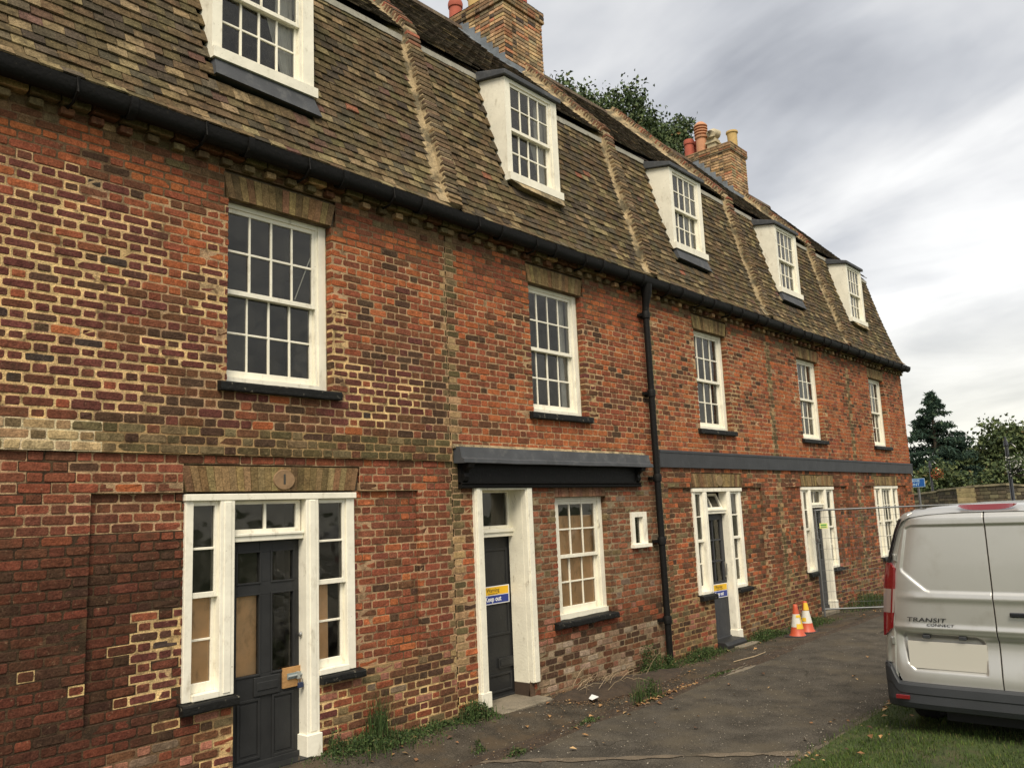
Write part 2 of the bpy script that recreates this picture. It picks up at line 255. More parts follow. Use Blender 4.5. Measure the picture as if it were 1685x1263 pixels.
# ---- piece templates (unit: x,z in -.5...5, y 0 (front) .. 1 (back))
def brick_template(bevelled=True):
    a, b = 0.5, 0.5; P = []
    for (sx, sz) in ((-1, -1), (1, -1), (1, 1), (-1, 1)):
        c1 = random.uniform(0.02, 0.10) * (1.5 if random.random() < .08 else 1); c2 = random.uniform(0.08, 0.30)
        p1 = (sx * (a - c1), sz * b); p2 = (sx * a, sz * (b - c2))
        P += [p1, p2] if sx * sz < 0 else [p2, p1]
    P = [(x * random.uniform(0.97, 1.0), z * random.uniform(0.90, 1.0)) for x, z in P]
    V = [(x, 1.0, z) for x, z in P]; 
    if bevelled:
        V += [(x, 0.06 + random.uniform(0, 0.03), z) for x, z in P]
        V += [(x * 0.955, random.uniform(-0.015, 0.03), z * 0.86) for x, z in P]
    else: V += [(x, random.uniform(0, .02), z) for x, z in P]
    n = 8; rings = len(V) // n; Fs = []
    for r in range(rings - 1):
        for i in range(n): j = (i + 1) % n; Fs += [(r * n + i, (r + 1) * n + j, r * n + j), (r * n + i, (r + 1) * n + i, (r + 1) * n + j)]
    t = (rings - 1) * n
    for i in range(1, n - 1): Fs.append((t, t + i, t + i + 1))
    return np.array(V), np.array(Fs)
def box_template(j=0.0):
    V = np.array([(-.5, 0, -.5), (.5, 0, -.5), (.5, 1, -.5), (-.5, 1, -.5), (-.5, 0, .5), (.5, 0, .5), (.5, 1, .5), (-.5, 1, .5)], dtype=float)
    V += rng.uniform(-j, j, V.shape) * np.array([1, 0.5, 1])
    F = np.array([(0, 1, 5), (0, 5, 4), (1, 2, 6), (1, 6, 5), (2, 3, 7), (2, 7, 6), (3, 0, 4), (3, 4, 7), (4, 5, 6), (4, 6, 7), (0, 3, 2), (0, 2, 1)])
    return V, F
TB = [brick_template(True) for _ in range(16)]; TS = [brick_template(False) for _ in range(5)]; TT = [box_template(0.03) for _ in range(6)]
_unit = {}
def unit_mesh(name, V, F, material):
    me = bpy.data.meshes.new(name); me.from_pydata(V.tolist(), [], F.tolist()); me.materials.append(material)
    ca = me.color_attributes.new('col', 'FLOAT_COLOR', 'CORNER'); ca.data.foreach_set('color', np.ones(len(me.loops) * 4, dtype=np.float32)); return me
class Pieces:
    def __init__(s, name, stuff, templates, material, key): s.name = name; s.stuff = stuff; s.T = templates; s.m = material; s.it = []; s.key = key
    def add(s, M, col): s.it.append((M, random.randrange(len(s.T)), col))
    def finish(s, parent, n_ind):
        if not s.it: return
        if s.key not in _unit: _unit[s.key] = [unit_mesh(s.name, V, F, s.m) for V, F in s.T]
        it = sorted(s.it, key=lambda q: (q[0].translation - CAM).length)
        base = WL[parent]
        for M, t, c in it[:n_ind]:
            o = bpy.data.objects.new(s.name, _unit[s.key][t]); COL.objects.link(o); o.parent = parent
            M2 = M.copy(); M2.translation = M.translation - base; o.matrix_local = M2; o.color = (*c, 1)
        rest = it[n_ind:]
        if rest:
            Vs, Fs, Cs = [], [], []; b = 0
            for M, t, c in rest:
                V, Fx = s.T[t]; A = np.array(M); Vs.append(V @ A[:3, :3].T + A[:3, 3] - np.array(base)); Fs.append(Fx + b); Cs.append(np.tile(np.array(c), (len(Fx), 1))); b += len(V)
            fast_quads(s.stuff, np.concatenate(Vs), np.concatenate(Fs), np.concatenate(Cs), s.m, parent, kind='stuff')
def Mloc(cx, y, cz, w, d, h, ry=0.0, rz=0.0):
    return Matrix.Translation((cx, y, cz)) @ Matrix.Rotation(ry, 4, 'Y') @ Matrix.Rotation(rz, 4, 'Z') @ Matrix.Diagonal((w, d, h, 1))
def Mdir(center, ex, ey, ez, w, d, h):
    ex, ey, ez = Vector(ex).normalized() * w, Vector(ey).normalized() * d, Vector(ez).normalized() * h
    return Matrix(((ex.x, ey.x, ez.x, center[0]), (ex.y, ey.y, ez.y, center[1]), (ex.z, ey.z, ez.z, center[2]), (0, 0, 0, 1)))

# ------------------------------------------------------------------ ground
def gz(x, y):
    zw = np.interp(x, [3, 4.6, 7, 10.4, 13, 30], [0.17, 0.155, 0.085, -0.02, -0.035, -0.02])
    t = min(1, max(0, (y + 1.0) / 0.9)); t = t * t * (3 - 2 * t)
    return float(zw) * t
def sheet(name, x0, x1, y0, y1, nx, ny, zf, material, label=None, kind='structure', jit=0.0):
    xs = np.linspace(x0, x1, nx + 1); ys = np.linspace(y0, y1, ny + 1); V = []
    for j in ys:
        for i in xs: V.append((i, j, zf(i, j) + random.uniform(-jit, jit)))
    V = np.array(V); F = np.array([(j * (nx + 1) + i, j * (nx + 1) + i + 1, (j + 1) * (nx + 1) + i + 1, (j + 1) * (nx + 1) + i) for j in range(ny) for i in range(nx)])
    o = fast_quads(name, V, F, np.ones((len(F), 3)), material, None, kind=kind, label=label); o.data.polygons.foreach_set('use_smooth', [True] * len(F)); return o
sheet('ground', -400, 700, -500, 500, 8, 8, lambda x, y: -0.14, M_turf, 'flat green ground reaching the horizon')
sheet('road', -12, 60, -3.30, -0.95, 240, 12, lambda x, y: 0.012 * nse(x, y, 0.7) - 0.004, M_tarmac, 'worn grey tarmac lane running past the brick terrace')
sheet('pavement', -12, 60, -0.95, 0.03, 260, 10, lambda x, y: gz(x, y) + 0.006 + 0.010 * nse(x, y, 1.4, 3), M_pave, 'old dirty asphalt pavement at the foot of the brick wall')
def vz(x, y):
    t = min(1, max(0, (-3.35 - y) / 0.55)); return 0.02 + 0.115 * t * t * (3 - 2 * t) + 0.02 * nse(x, y, 1.1, 9)
sheet('verge', -12, 60, -30, -3.36, 200, 90, vz, M_turf, 'grass verge beside the lane under the silver van')
kb = MB()
x = -12.0
while x < 60:
    l = 0.9; q_ = random.uniform(-.02, .02); t_ = random.uniform(-.008, .014); kb.add([(x + .006, -3.345 + q_, -.1), (x + l - .006, -3.345 + q_, -.1), (x + l - .006, -3.265 + q_, -.1), (x + .006, -3.265 + q_, -.1), (x + .006, -3.34 + q_, t_ + .008), (x + l - .006, -3.34 + q_, t_), (x + l - .006, -3.275 + q_, t_ - .004), (x + .006, -3.275 + q_, t_ + .002)], [(4, 5, 6, 7), (0, 1, 5, 4), (1, 2, 6, 5), (2, 3, 7, 6), (3, 0, 4, 7)]); x += l
kb.build('kerb', M_kerb, None, kind='structure', label='low worn concrete edging between lane and grass')
# cross trench filled with pale gravel
tp = MB()
P0 = Vector((5.46, -0.55)); P1 = Vector((7.52, -3.24)); dn = (P1 - P0).normalized(); pn = Vector((-dn.y, dn.x))
prev = None
for k in range(61):
    q = P0 + (P1 - P0) * k / 60 + pn * .03 * nse(k * .13, 1, 1); w = max(.004, 0.045 + 0.07 * nse(q.x, q.y, 5)); a = q + pn * w; b = q - pn * w * 1.2
    cur = ((a.x, a.y, 0.012 * nse(a.x, a.y, .7) + 0.004), (b.x, b.y, 0.012 * nse(b.x, b.y, .7) + 0.004))
    if prev: tp.quad(prev[1], cur[1], cur[0], prev[0])
    prev = cur
tp.build('gravel_strip', M_gravel, None, kind='structure', label='pale gravelly filled trench crossing the lane')
def blob(name, cx, cy, rx, ry, h, material, seed, label, n=34, rings=9, kind='structure', zf=None):
    V = [(cx, cy, 0)]; F = []
    for r in range(1, rings + 1):
        for k in range(n):
            a = 2 * math.pi * k / n; q = (r / rings) * (1 + 0.28 * nse(math.cos(a) * 1.7, math.sin(a) * 1.7, 1, seed)); V.append((cx + rx * q * math.cos(a), cy + ry * q * math.sin(a), r / rings))
    for k in range(n): F.append((0, 1 + k, 1 + (k + 1) % n, 0))
    out = []
    for (x, y, t) in V:
        y = min(y, -0.012); base = (gz(x, y) + 0.010 * nse(x, y, 1.4, 3) + 0.006) if y > -0.95 else 0.012 * nse(x, y, 0.7) - 0.01
        out.append((x, y, base + 0.005 + h * (1 - t * t) * (1 + 0.6 * nse(x, y, 6, seed)) - (0.02 if t > .99 else 0)))
    m = MB(); fs = [(0, 1 + k, 1 + (k + 1) % n) for k in range(n)]
    for r in range(rings - 1):
        for k in range(n): a = 1 + r * n + k; b = 1 + r * n + (k + 1) % n; fs.append((a, a + n, b + n, b))
    m.add(out, fs); return m.build(name, material, None, smooth='all', kind=kind, label=label)
blob('soil', 9.0, -0.35, 1.35, 0.42, 0.07, M_soil, 2, 'bank of dark soil and debris below the boarded window')
blob('soil', 8.9, -1.0, 1.6, 0.14, 0.02, M_soil, 5, 'line of dirt gathered along the edge of the pavement')
blob('soil', 6.5, -1.02, 0.9, 0.10, 0.02, M_soil, 7, 'dirt line at the pavement edge in front of the narrow door')
for q_ in range(9): blob('soil', 1.5 + q_ * 2.3, -0.96, 1.5, 0.07, 0.014, M_soil, 20 + q_, 'run of dirt and moss filling the seam between pavement and lane')
blob('soil', 11.6, -1.05, 1.3, 0.08, 0.018, M_soil, 8, 'broken strip of dirt in the lane beyond the drainpipe')
blob('concrete_patch', 10.9, -1.05, 0.55, 0.10, 0.012, M_concrete, 13, 'pale broken concrete patch in the lane')

# ------------------------------------------------------------------ brick palettes and zones
ORANGE = (.335, .102, .040); RED = (.235, .072, .036); BROWN = (.125, .055, .029); DARKB = (.068, .039, .024); PURPLE = (.118, .041, .031); BLUEB = (.052, .038, .031)
TAN = (.34, .22, .11); PALE = (.45, .33, .18); MOSS = (.095, .072, .034); PINK = (.30, .13, .085); GREYB = (.17, .125, .085); OLIVE = (.15, .11, .055)
MY = (.62, .43, .20); ML = (.38, .25, .14); MD = (.050, .032, .019); MT = (.32, .21, .10); MB_ = (.15, .095, .052); MG = (.24, .18, .11)
def pick(w):
    r = random.random() * sum(k for k, _ in w); a = 0
    for k, c in w:
        a += k
        if r <= a: return c
    return w[-1][1]
REPOINT = [(1.0, 3.3, 3.08, 4.72, .93), (3.2, 3.84, 3.45, 4.35, .85), (4.9, 5.15, 3.44, 4.28, 1.0), (5.05, 6.12, 3.12, 3.72, .9), (1.0, 2.6, 4.6, 5.0, .5),
           (3.05, 3.47, 0.9, 1.55, .92), (3.3, 3.95, 0.1, 0.82, .85), (4.65, 5.55, 0.1, 0.82, .8), (5.4, 6.8, 0.1, .55, .65), (7.75, 8.0, 3.44, 4.25, .9), (9.08, 9.4, 3.44, 4.4, .95),
           (9.9, 10.5, 3.2, 4.1, .3), (10.8, 11.2, 3.5, 4.3, .35), (12.0, 12.25, 3.44, 4.3, .6), (13.34, 13.75, 3.42, 4.3, .9), (17.6, 18.0, 3.4, 4.3, .85), (16.25, 16.5, 3.4, 3.9, .6), (20.5, 20.85, 3.3, 4.2, .8),
           (13.0, 13.75, -.1, .8, .85), (14.5, 16.2, 0, .75, .5), (17.7, 18.3, 0, .8, .85), (19.0, 23, .2, 1.2, .45), (17.9, 18.4, 4.3, 4.6, .6), (3.55, 3.85, 4.3, 5.0, .35)]
STRIPS = [(6.42, 6.60), (14.98, 15.14), (19.25, 19.42), (10.74, 10.86)]
def sst_(a, b, x): t = min(1, max(0, (x - a) / (b - a))); return t * t * (3 - 2 * t)
def zone(X, Z):
    """palette, joint half width, mortar colour"""
    n = nse(X, Z, 0.9, 2.3); n2_ = nse(X, Z, 2.3, 7.1); 
    for a, b in STRIPS:
        if a - .02 < X < b + .05 and 0.55 < Z < 5.25: return ([(3, MOSS), (2, OLIVE), (1.5, TAN), (1, BROWN)] if Z > 2.0 or X > 10 else [(3, TAN), (1, OLIVE), (1, MOSS)], .005, ML)
    if 2.79 < Z < 3.02 and X < 6.7:
        if X < 2.74 + .05 * n2_: return ([(4, PALE), (2, TAN), (1, OLIVE)], .005, (.55, .45, .28))
        return ([(4, MOSS), (2, DARKB), (2, OLIVE), (1, BROWN)], .0045, MT)
    for (a, b, c, d, p) in REPOINT:
        if a < X + .10 * n2_ < b and c < Z + .08 * n < d and random.random() < p * (1.0 if nse(X, Z, 1.6, 31) > -.22 else .12):
            if Z < 0.85: return ([(4, BROWN), (2, PURPLE), (2, RED), (1, GREYB), (.6, DARKB)], .0085, MY if X < 7 else MT)
            if X > 7: return ([(4, RED), (3, BROWN), (1, PURPLE)], .0075, (.40, .27, .14))
            t_ = random.random() ** 3 * .8; return ([(7, PURPLE), (2.5, (.135, .05, .03)), (1.4, (.085, .042, .028)), (.4, BLUEB), (.7, RED)], .0098 - .003 * t_, tuple(a_ + (b_ - a_) * t_ for a_, b_ in zip(MY, ML)))
    if Z > 5.22 + .1 * n: return ([(1.5, ORANGE), (2, RED), (3, BROWN), (2.5, (.15, .09, .045)), (2, OLIVE)], .004, MB_)
    if X < 6.5:
        if Z > 3.02:
            w = max(0, min(1, .5 + 1.6 * n + (Z - 4.1) * .9 + (.25 if X > 5 else -.35)))
            return ([(4.5 * w + .15, ORANGE), (4.5 * w + .5, RED), (4.5 * (1 - w) + .5, BROWN), (3 * (1 - w) + .1, DARKB), (2 * (1 - w), PURPLE), (.2 * (1 - w), BLUEB), (1.3, (.17, .06, .032))], .0055, ML if Z < 4.95 else MB_)
        if X < 3.6:
            if Z > 2.0: w = .75
            elif Z > .75: w = .12 + .3 * max(0, n)
            else: w = .45
            if Z < .55 + .1 * n: return ([(2, PINK), (3, RED), (2, BROWN), (2, GREYB), (1, DARKB)], .005, MB_)
            q = .62 + .38 * sst_(1.7, 2.45, Z); return ([(.5 * w * q, ORANGE), (4 * w, tuple(v * q for v in (.20, .062, .034))), (4, tuple(v * q for v in (.125, .048, .028))), (2.4 * (1 - w), tuple(v * q for v in (.085, .043, .027))), (3, tuple(v * q for v in (.155, .053, .031)))], .0052, ML if (Z > 2.15 and n2_ > -.2) else (MY if (random.random() < .05 and Z < 1.5) else MD))
        if Z > .8: 
            w = .6 + .6 * n + .2 * (1 - abs(Z - 1.7))
            return ([(1.6 * w, ORANGE), (5, (.225, .070, .037)), (2.5, (.17, .058, .033)), (2.2 * (1.2 - w), BROWN), (.5 * (1.2 - w), DARKB)], .0052, ML if n2_ > -.15 else MB_)
        return ([(3, BROWN), (2, RED), (2, PINK), (2, DARKB), (1, OLIVE)], .006, MT)
    if X < 10.74:
        if Z < 2.79:
            if X > 6.82:
                if Z < .62 and X > 7.9: return ([(3, (.24, .16, .10)), (1.5, (.31, .23, .16)), (2, DARKB), (2, (.20, .10, .06)), (2, BROWN)], .0055, MG)
                if Z < .9: return ([(4, RED), (3, BROWN), (1.5, DARKB), (1, PINK)], .0055, MB_)
                return ([(4, (.20, .088, .046)), (3, (.15, .070, .038)), (2.4, (.26, .105, .055)), (.9, GREYB), (1, RED), (.7, OLIVE)], .0062, MG)
            return ([(4, RED), (3, BROWN), (1, DARKB), (1, ORANGE)], .005, ML)
        w = max(0, min(1, .52 + 1.3 * n + (.3 if X < 8.3 or Z > 4.9 else -.12)))
        return ([(4 * w, ORANGE), (3, RED), (3.2 * (1 - w), BROWN), (1.5 * (1 - w), DARKB), (1, (.17, .06, .032))], .0052, ML if Z < 4.8 else MB_)
    if Z > 3.0:
        w = max(0, min(1, .66 + 1.1 * n)); 
        if X > 22.0 and Z < 4.3: w = 1
        if X > 21.9 and Z > 4.3: w = .15
        return ([(6 * w, ORANGE), (3, RED), (2.6 * (1 - w), BROWN), (.8 * (1 - w), DARKB), (1.2, (.30, .13, .06))], .0052, ML)
    if Z > .85: return ([(2.2, ORANGE), (4, (.22, .075, .038)), (3.2, BROWN), (.8, OLIVE), (.8, DARKB)], .0048, ML if n2_ > 0 else MB_)
    return ([(4, BROWN), (2, OLIVE), (2, RED), (1.6, DARKB), (1, PINK)], .006, MT)

ZB0 = -0.30
def rows_from_keys(keys):
    out = []
    for a, b in zip(keys[:-1], keys[1:]):
        n = max(1, round((b - a) / 0.0762)); out += [(a + (b - a) * i / n, a + (b - a) * (i + 1) / n) for i in range(n)]
    return out
KEYS = [ZB0, .81, 2.48, 2.79, 3.02, 3.43, 5.09, 5.36]
KEYS2 = [ZB0, .86, 1.66, 2.14, 2.375, 2.51, 2.79, 3.02, 3.43, 5.09, 5.36]
XP = [1.0, 6.50, 10.80, 15.05, 19.33, 23.5]

def build_wall(house, wall_mb, pieces, k, x0, x1, keys, openings, recesses, skips):
    """openings: rects cut through; recesses: (x0,x1,z0,z1,depth); skips: rects covered by arches"""
    for ri, (z0, z1) in enumerate(rows_from_keys(keys)):
        zc = (z0 + z1) / 2; ph = (0.169 if ri % 2 else 0.0)
        xs = []; x = -0.3375 * 2 + ph + (k * 0.05)
        i = 0
        while x < x1 + .4:
            w = .225 if i % 2 == 0 else .1125; xs.append((x, x + w)); x += w; i += 1
        cuts = sorted(set([x0, x1] + [c for o in openings + recesses + skips if o[2] - .01 < zc < o[3] + .01 for c in (o[0], o[1])]))
        for (a, b) in xs:
            a2, b2 = max(a, x0), min(b, x1)
            if b2 - a2 < .02: continue
            segs = [a2] + [c for c in cuts if a2 + .001 < c < b2 - .001] + [b2]
            for s0, s1 in zip(segs[:-1], segs[1:]):
                if s1 - s0 < .012: continue
                xc = (s0 + s1) / 2
                if any(o[0] < xc < o[1] and o[2] < zc < o[3] for o in openings) or any(o[0] < xc < o[1] and o[2] < zc < o[3] for o in skips): continue
                y = 0.0
                for r in recesses:
                    if r[0] < xc < r[1] and r[2] < zc < r[3]: y = r[4]
                if 2.79 < zc < 3.02 and k == 0: y = -.030
                edge = any((abs(s0 - o[1]) < .13 or abs(s1 - o[0]) < .13) and o[2] - .09 < zc < o[3] + .09 for o in openings) or any((abs(s0 - o[1]) < .02 or abs(s1 - o[0]) < .02) for o in recesses) or any(abs(z0 - o[3]) < .02 or abs(z1 - o[2]) < .02 for o in openings + recesses if o[0] < xc < o[1])
                pal, j, mc = zone(xc, zc); c = jitc(pick(pal), .15, .05); jj = j * random.uniform(.8, 1.25)
                dep = (.16 if edge else .035)
                yo = y + random.uniform(-.0035, .0025)
                la = any(abs(s0 - o[1]) < .004 and o[2] < zc < o[3] for o in openings + (recesses if y == 0 else [])); ra = any(abs(s1 - o[0]) < .004 and o[2] < zc < o[3] for o in openings + (recesses if y == 0 else []))
                b0 = s0 + (0 if la else jj); b1 = s1 - (0 if ra else jj)
                if b1 - b0 > .008:
                    pieces.add(Mloc((b0 + b1) / 2, yo, zc, (b1 - b0), dep, (z1 - z0) - 2 * jj * .95, random.gauss(0, .009), random.gauss(0, .008)), c)
                ym = y + .0035; m2 = jitc(mc, .20, .03)
                if edge: wall_mb.box(s0 + (.005 if la else 0), s1 - (.005 if ra else 0), ym, y + .15, z0, z1, m2)
                else: wall_mb.quad((s0, ym, z0), (s1, ym, z0), (s1, ym, z1), (s0, ym, z1), m2)

def core_with_openings(m, x0, x1, z0, z1, y0, y1, openings, col):
    xs = sorted(set([x0, x1] + [c for o in openings for c in (o[0] , o[1])])); zs = sorted(set([z0, z1] + [c for o in openings for c in (o[2], o[3])]))
    for a, b in zip(xs[:-1], xs[1:]):
        for c, d in zip(zs[:-1], zs[1:]):
            xc, zc = (a + b) / 2, (c + d) / 2
            if any(o[0] < xc < o[1] and o[2] < zc < o[3] for o in openings): continue
            m.box(a, b, y0, y1, c, d, col)

# ------------------------------------------------------------------ windows
def sash_pair(parent, x0, x1, z0, z1, y, cols, rows=2, boards=None, curtain=None, mtl=None, xlist=None, broken=False, stile=.036):
    """x0..x1,z0..z1 = sight size of the sash box. adds upper_sash, lower_sash, panes to parent"""
    mtl = mtl or M_white; zm = (z0 + z1) / 2; bar = .0105
    for which, (a, b, yy) in (('upper_sash', (zm - .02, z1, y)), ('lower_sash', (z0, zm + .02, y + .042))):
        m = MB(); br = .045 if which == 'upper_sash' else .075; tr = .04
        j = lambda: random.uniform(-.0015, .0015)
        m.box(x0, x0 + stile, yy, yy + .038, a, b); m.box(x1 - stile, x1, yy, yy + .038, a, b)
        m.box(x0 + stile, x1 - stile, yy + .001, yy + .037, a, a + br); m.box(x0 + stile, x1 - stile, yy + .001, yy + .037, b - tr, b)
        gx0, gx1, gz0, gz1 = x0 + stile, x1 - stile, a + br, b - tr
        px = [gx0 + (gx1 - gx0) * i / cols for i in range(cols + 1)]; pz = [gz0 + (gz1 - gz0) * i / rows for i in range(rows + 1)]
        for q in px[1:-1]: m.box(q - bar + j(), q + bar + j(), yy + .004, yy + .032, gz0, gz1)
        for q in pz[1:-1]: m.box(gx0, gx1, yy + .006, yy + .030, q - bar + j(), q + bar + j())
        bevel(m.build(which, mtl, parent), .003)
        for i in range(cols):
            for r in range(rows):
                t = random.uniform(-.004, .004); t2 = random.uniform(-.004, .004); g = MB(); yg = yy + .018
                g.quad((px[i], yg + t, pz[r]), (px[i + 1], yg - t, pz[r]), (px[i + 1], yg - t + t2, pz[r + 1]), (px[i], yg + t + t2, pz[r + 1])); g.build('pane', M_glass, parent)
    if boards:
        b = MB()
        for (bx0, bx1, bz0, bz1) in boards: b.box(bx0, bx1, y + .072, y + .084, bz0, bz1)
        b.build('plywood_board', M_ply, parent)
    if curtain: curtain(parent, x0, x1, z0, z1, y + .11)
def pleat(parent, xa_top, xb_top, xa_bot, xb_bot, z0, z1, y, n=14):
    m = MB(); P = []
    for j in range(7):
        t = j / 6; z = z1 + (z0 - z1) * t; xa = xa_top + (xa_bot - xa_top) * t; xb = xb_top + (xb_bot - xb_top) * t
        P.append([(xa + (xb - xa) * i / n, y + .012 * math.sin(i * 1.9), z) for i in range(n + 1)])
    for j in range(6):
        for i in range(n): m.quad(P[j + 1][i], P[j + 1][i + 1], P[j][i + 1], P[j][i])
    return m.build('curtain', M_cloth, parent, smooth='all')
def sill_mesh(parent, x0, x1, z0, z1, yf, worn=0.0, name='sill'):
    m = MB(); n = 14; prof = lambda d: [(yf + .004, z0), (yf, z0 + .012), (yf, z1 - .02), (yf + .01, z1 - .006), (.11, z1 + .012), (.11, z0)]
    vs = []; fs = []; 
    for k in range(n + 1):
        x = x0 + (x1 - x0) * k / n; d = worn * nse(x, z0, 9, 4)
        vs += [(x, p[0] + d * .6, p[1] + d) for p in prof(0)]
    q = 6; fs = [tuple(range(q))[::-1], tuple(range(n * q, n * q + q))]
    for k in range(n):
        for i in range(q): a = k * q + i; b = k * q + (i + 1) % q; fs.append((a, b, b + q, a + q))
    m.add(vs, fs); return m.build(name, M_sill, parent)

def flat_arch(house, x0, x1, z0, z1, n, cols, splay=.10, y=-.002, ind=True):
    m = MB(); m.add([(x0 + .0, .006, z0), (x1, .006, z0), (x1 + splay, .006, z1), (x0 - splay, .006, z1), (x0 + .0, .14, z0), (x1, .14, z0), (x1 + splay, .14, z1), (x0 - splay, .14, z1)],
                    [(0, 1, 2, 3), (0, 4, 5, 1), (1, 5, 6, 2), (3, 7, 4, 0), (2, 6, 7, 3)], (.2, .14, .07))
    arch = m.build('flat_arch', M_mortar, house)
    xc = (x0 + x1) / 2
    for i in range(n):
        a0, a1 = x0 + (x1 - x0) * i / n, x0 + (x1 - x0) * (i + 1) / n; W = x1 - x0 + 2 * splay
        b0, b1 = x0 - splay + W * i / n, x0 - splay + W * (i + 1) / n; g = .0022; yy = y + random.uniform(-.003, .003)
        cc = jitc(pick(cols), .18, .06); mid = z0 + (z1 - z0) * random.uniform(.4, .6)
        v = MB(); v.add([(a0 + g, yy, z0 + .002), (a1 - g, yy, z0 + .002), (b1 - g, yy + .002, z1 - .003), (b0 + g, yy + .002, z1 - .003), (a0 + g, .13, z0 + .002), (a1 - g, .13, z0 + .002), (b1 - g, .13, z1 - .003), (b0 + g, .13, z1 - .003)],
                        [(0, 1, 2, 3), (0, 4, 5, 1), (1, 5, 6, 2), (3, 7, 4, 0), (2, 6, 7, 3)], cc)
        v.build('brick', M_brick, arch)
    return arch
ARCHC = [(3, (.20, .14, .065)), (2, (.24, .165, .075)), (2, (.14, .095, .045)), (1, (.20, .11, .055))]

def upper_window(house, xl, xr, cols, k):
    z0, z1, y = 3.44, 5.09, .095
    m = MB()
    m.box(xl - .05, xl + .022, y, y + .12, z0, z1); m.box(xr - .088, xr + .0, y - .006, y + .12, z0, z1)
    m.box(xl + .022, xr - .088, y + .002, y + .12, z1 - .045, z1); m.box(xl + .022, xr - .088, y - .02, y + .12, z0, z0 + .045)
    m.box(xr - .112, xr - .088, y + .012, y + .1, z0 + .045, z1 - .045)
    w = m.build('window', M_white, house)
    cur = None
    if k == 1: cur = lambda p, a, b, c, d, yy: pleat(p, b - .16, b, b - .14, b, c, d, yy)
    if k == 3: cur = lambda p, a, b, c, d, yy: pleat(p, a, a + .25, a, a + .2, c, c + .7, yy)
    sash_pair(w, xl + .022, xr - .112, z0 + .045, z1 - .045, y + .016, cols, curtain=cur)
    sill_mesh(w, xl - .09, xr + .075, 3.345, 3.43, -.06, .004)
    mf = MB()   # mortar fillet down the right reveal
    for i in range(20): za = z0 + (z1 - z0) * i / 20; t = .012 + .008 * nse(i, k, .7); mf.box(xr - t * .4, xr + .004, y - t, y, za, za + (z1 - z0) / 20)
    mf.build('pointing', M_fillet, w)
    if k == 0:
        st = MB(); st.tube([(4.80, y + .05, 4.83), (4.60, y + .058, 4.32)], .006, 5); st.build('loose_strip', M_white, w)

def dormer(house, xl, xr, k, apron, topfn):
    yf, z0, z1 = .14, 6.52, 7.90
    d = MB()
    d.box(xl, xl + .10, yf, yf + .03, z0, z1); d.box(xr - .13, xr, yf, yf + .03, z0, z1); d.box(xl + .10, xr - .13, yf + .001, yf + .03, z1 - .055, z1)
    d.box(xl - .005, xr + .02, yf - .045, yf + .06, z0 - .06, z0 + .045)
    d.box(xr - .158, xr - .13, yf + .012, yf + .12, z0 + .045, z1 - .055)
    for xx in (xl, xr - .02):        # cheeks
        d.add([(xx, yf + .03, z0), (xx + .02, yf + .03, z0), (xx, yf + .03, z1), (xx + .02, yf + .03, z1), (xx, .66, z1 + .10), (xx + .02, .66, z1 + .10), (xx, .24, z0 - .02), (xx + .02, .24, z0 - .02)],
              [(0, 1, 3, 2), (0, 2, 4, 6), (1, 7, 5, 3), (2, 3, 5, 4), (0, 6, 7, 1)])
    dd = d.build('dormer', M_white, house)
    def cur(p, a, b, c, dd_, yy): pleat(p, b - .34, b, b - .12, b, c + .02, c + .72, yy); pleat(p, b - .2, b, b - .22, b, (c + dd_) / 2, dd_, yy)
    sash_pair(dd, xl + .10, xr - .158, z0 + .045, z1 - .055, yf + .02, 4, curtain=cur)
    r = MB(); zt = z1
    r.add([(xl - .05, yf - .055, zt), (xr + .05, yf - .055, zt), (xr + .05, yf - .055, zt + .07), (xl - .05, yf - .055, zt + .07), (xl - .05, .70, zt + .10), (xr + .05, .70, zt + .10), (xr + .05, .86, zt + .30), (xl - .05, .86, zt + .30)],
          [(0, 1, 2, 3), (3, 2, 6, 7), (0, 4, 5, 1), (0, 3, 7, 4), (1, 5, 6, 2), (4, 7, 6, 5)])
    bevel(r.build('lead_roof', M_lead, dd), .012, 2)
    if apron:
        a = MB(); a.add([(xl + .02, .125, z0 - .05), (xr - .02, .125, z0 - .05), (xr + .04, .055, z0 - .27), (xl, .055, z0 - .24), (xl + .02, .25, z0 - .05), (xr - .02, .25, z0 - .05), (xr + .04, .18, z0 - .27), (xl, .18, z0 - .24)],
                        [(0, 3, 2, 1), (0, 1, 5, 4), (1, 2, 6, 5), (3, 0, 4, 7), (2, 3, 7, 6)]); a.build('lead_apron', M_lead, dd)
    else:
        a = MB(); a.add([(xl, .11, z0 - .05), (xr, .11, z0 - .05), (xr - .02, .045, z0 - .17), (xl + .2, .05, z0 - .14), (xl, .2, z0 - .05), (xr, .2, z0 - .05), (xr - .02, .15, z0 - .17), (xl + .2, .15, z0 - .14)],
                        [(0, 3, 2, 1), (0, 1, 5, 4), (1, 2, 6, 5), (3, 0, 4, 7), (2, 3, 7, 6)]); a.build('mortar_apron', M_fillet, dd)
    return dd

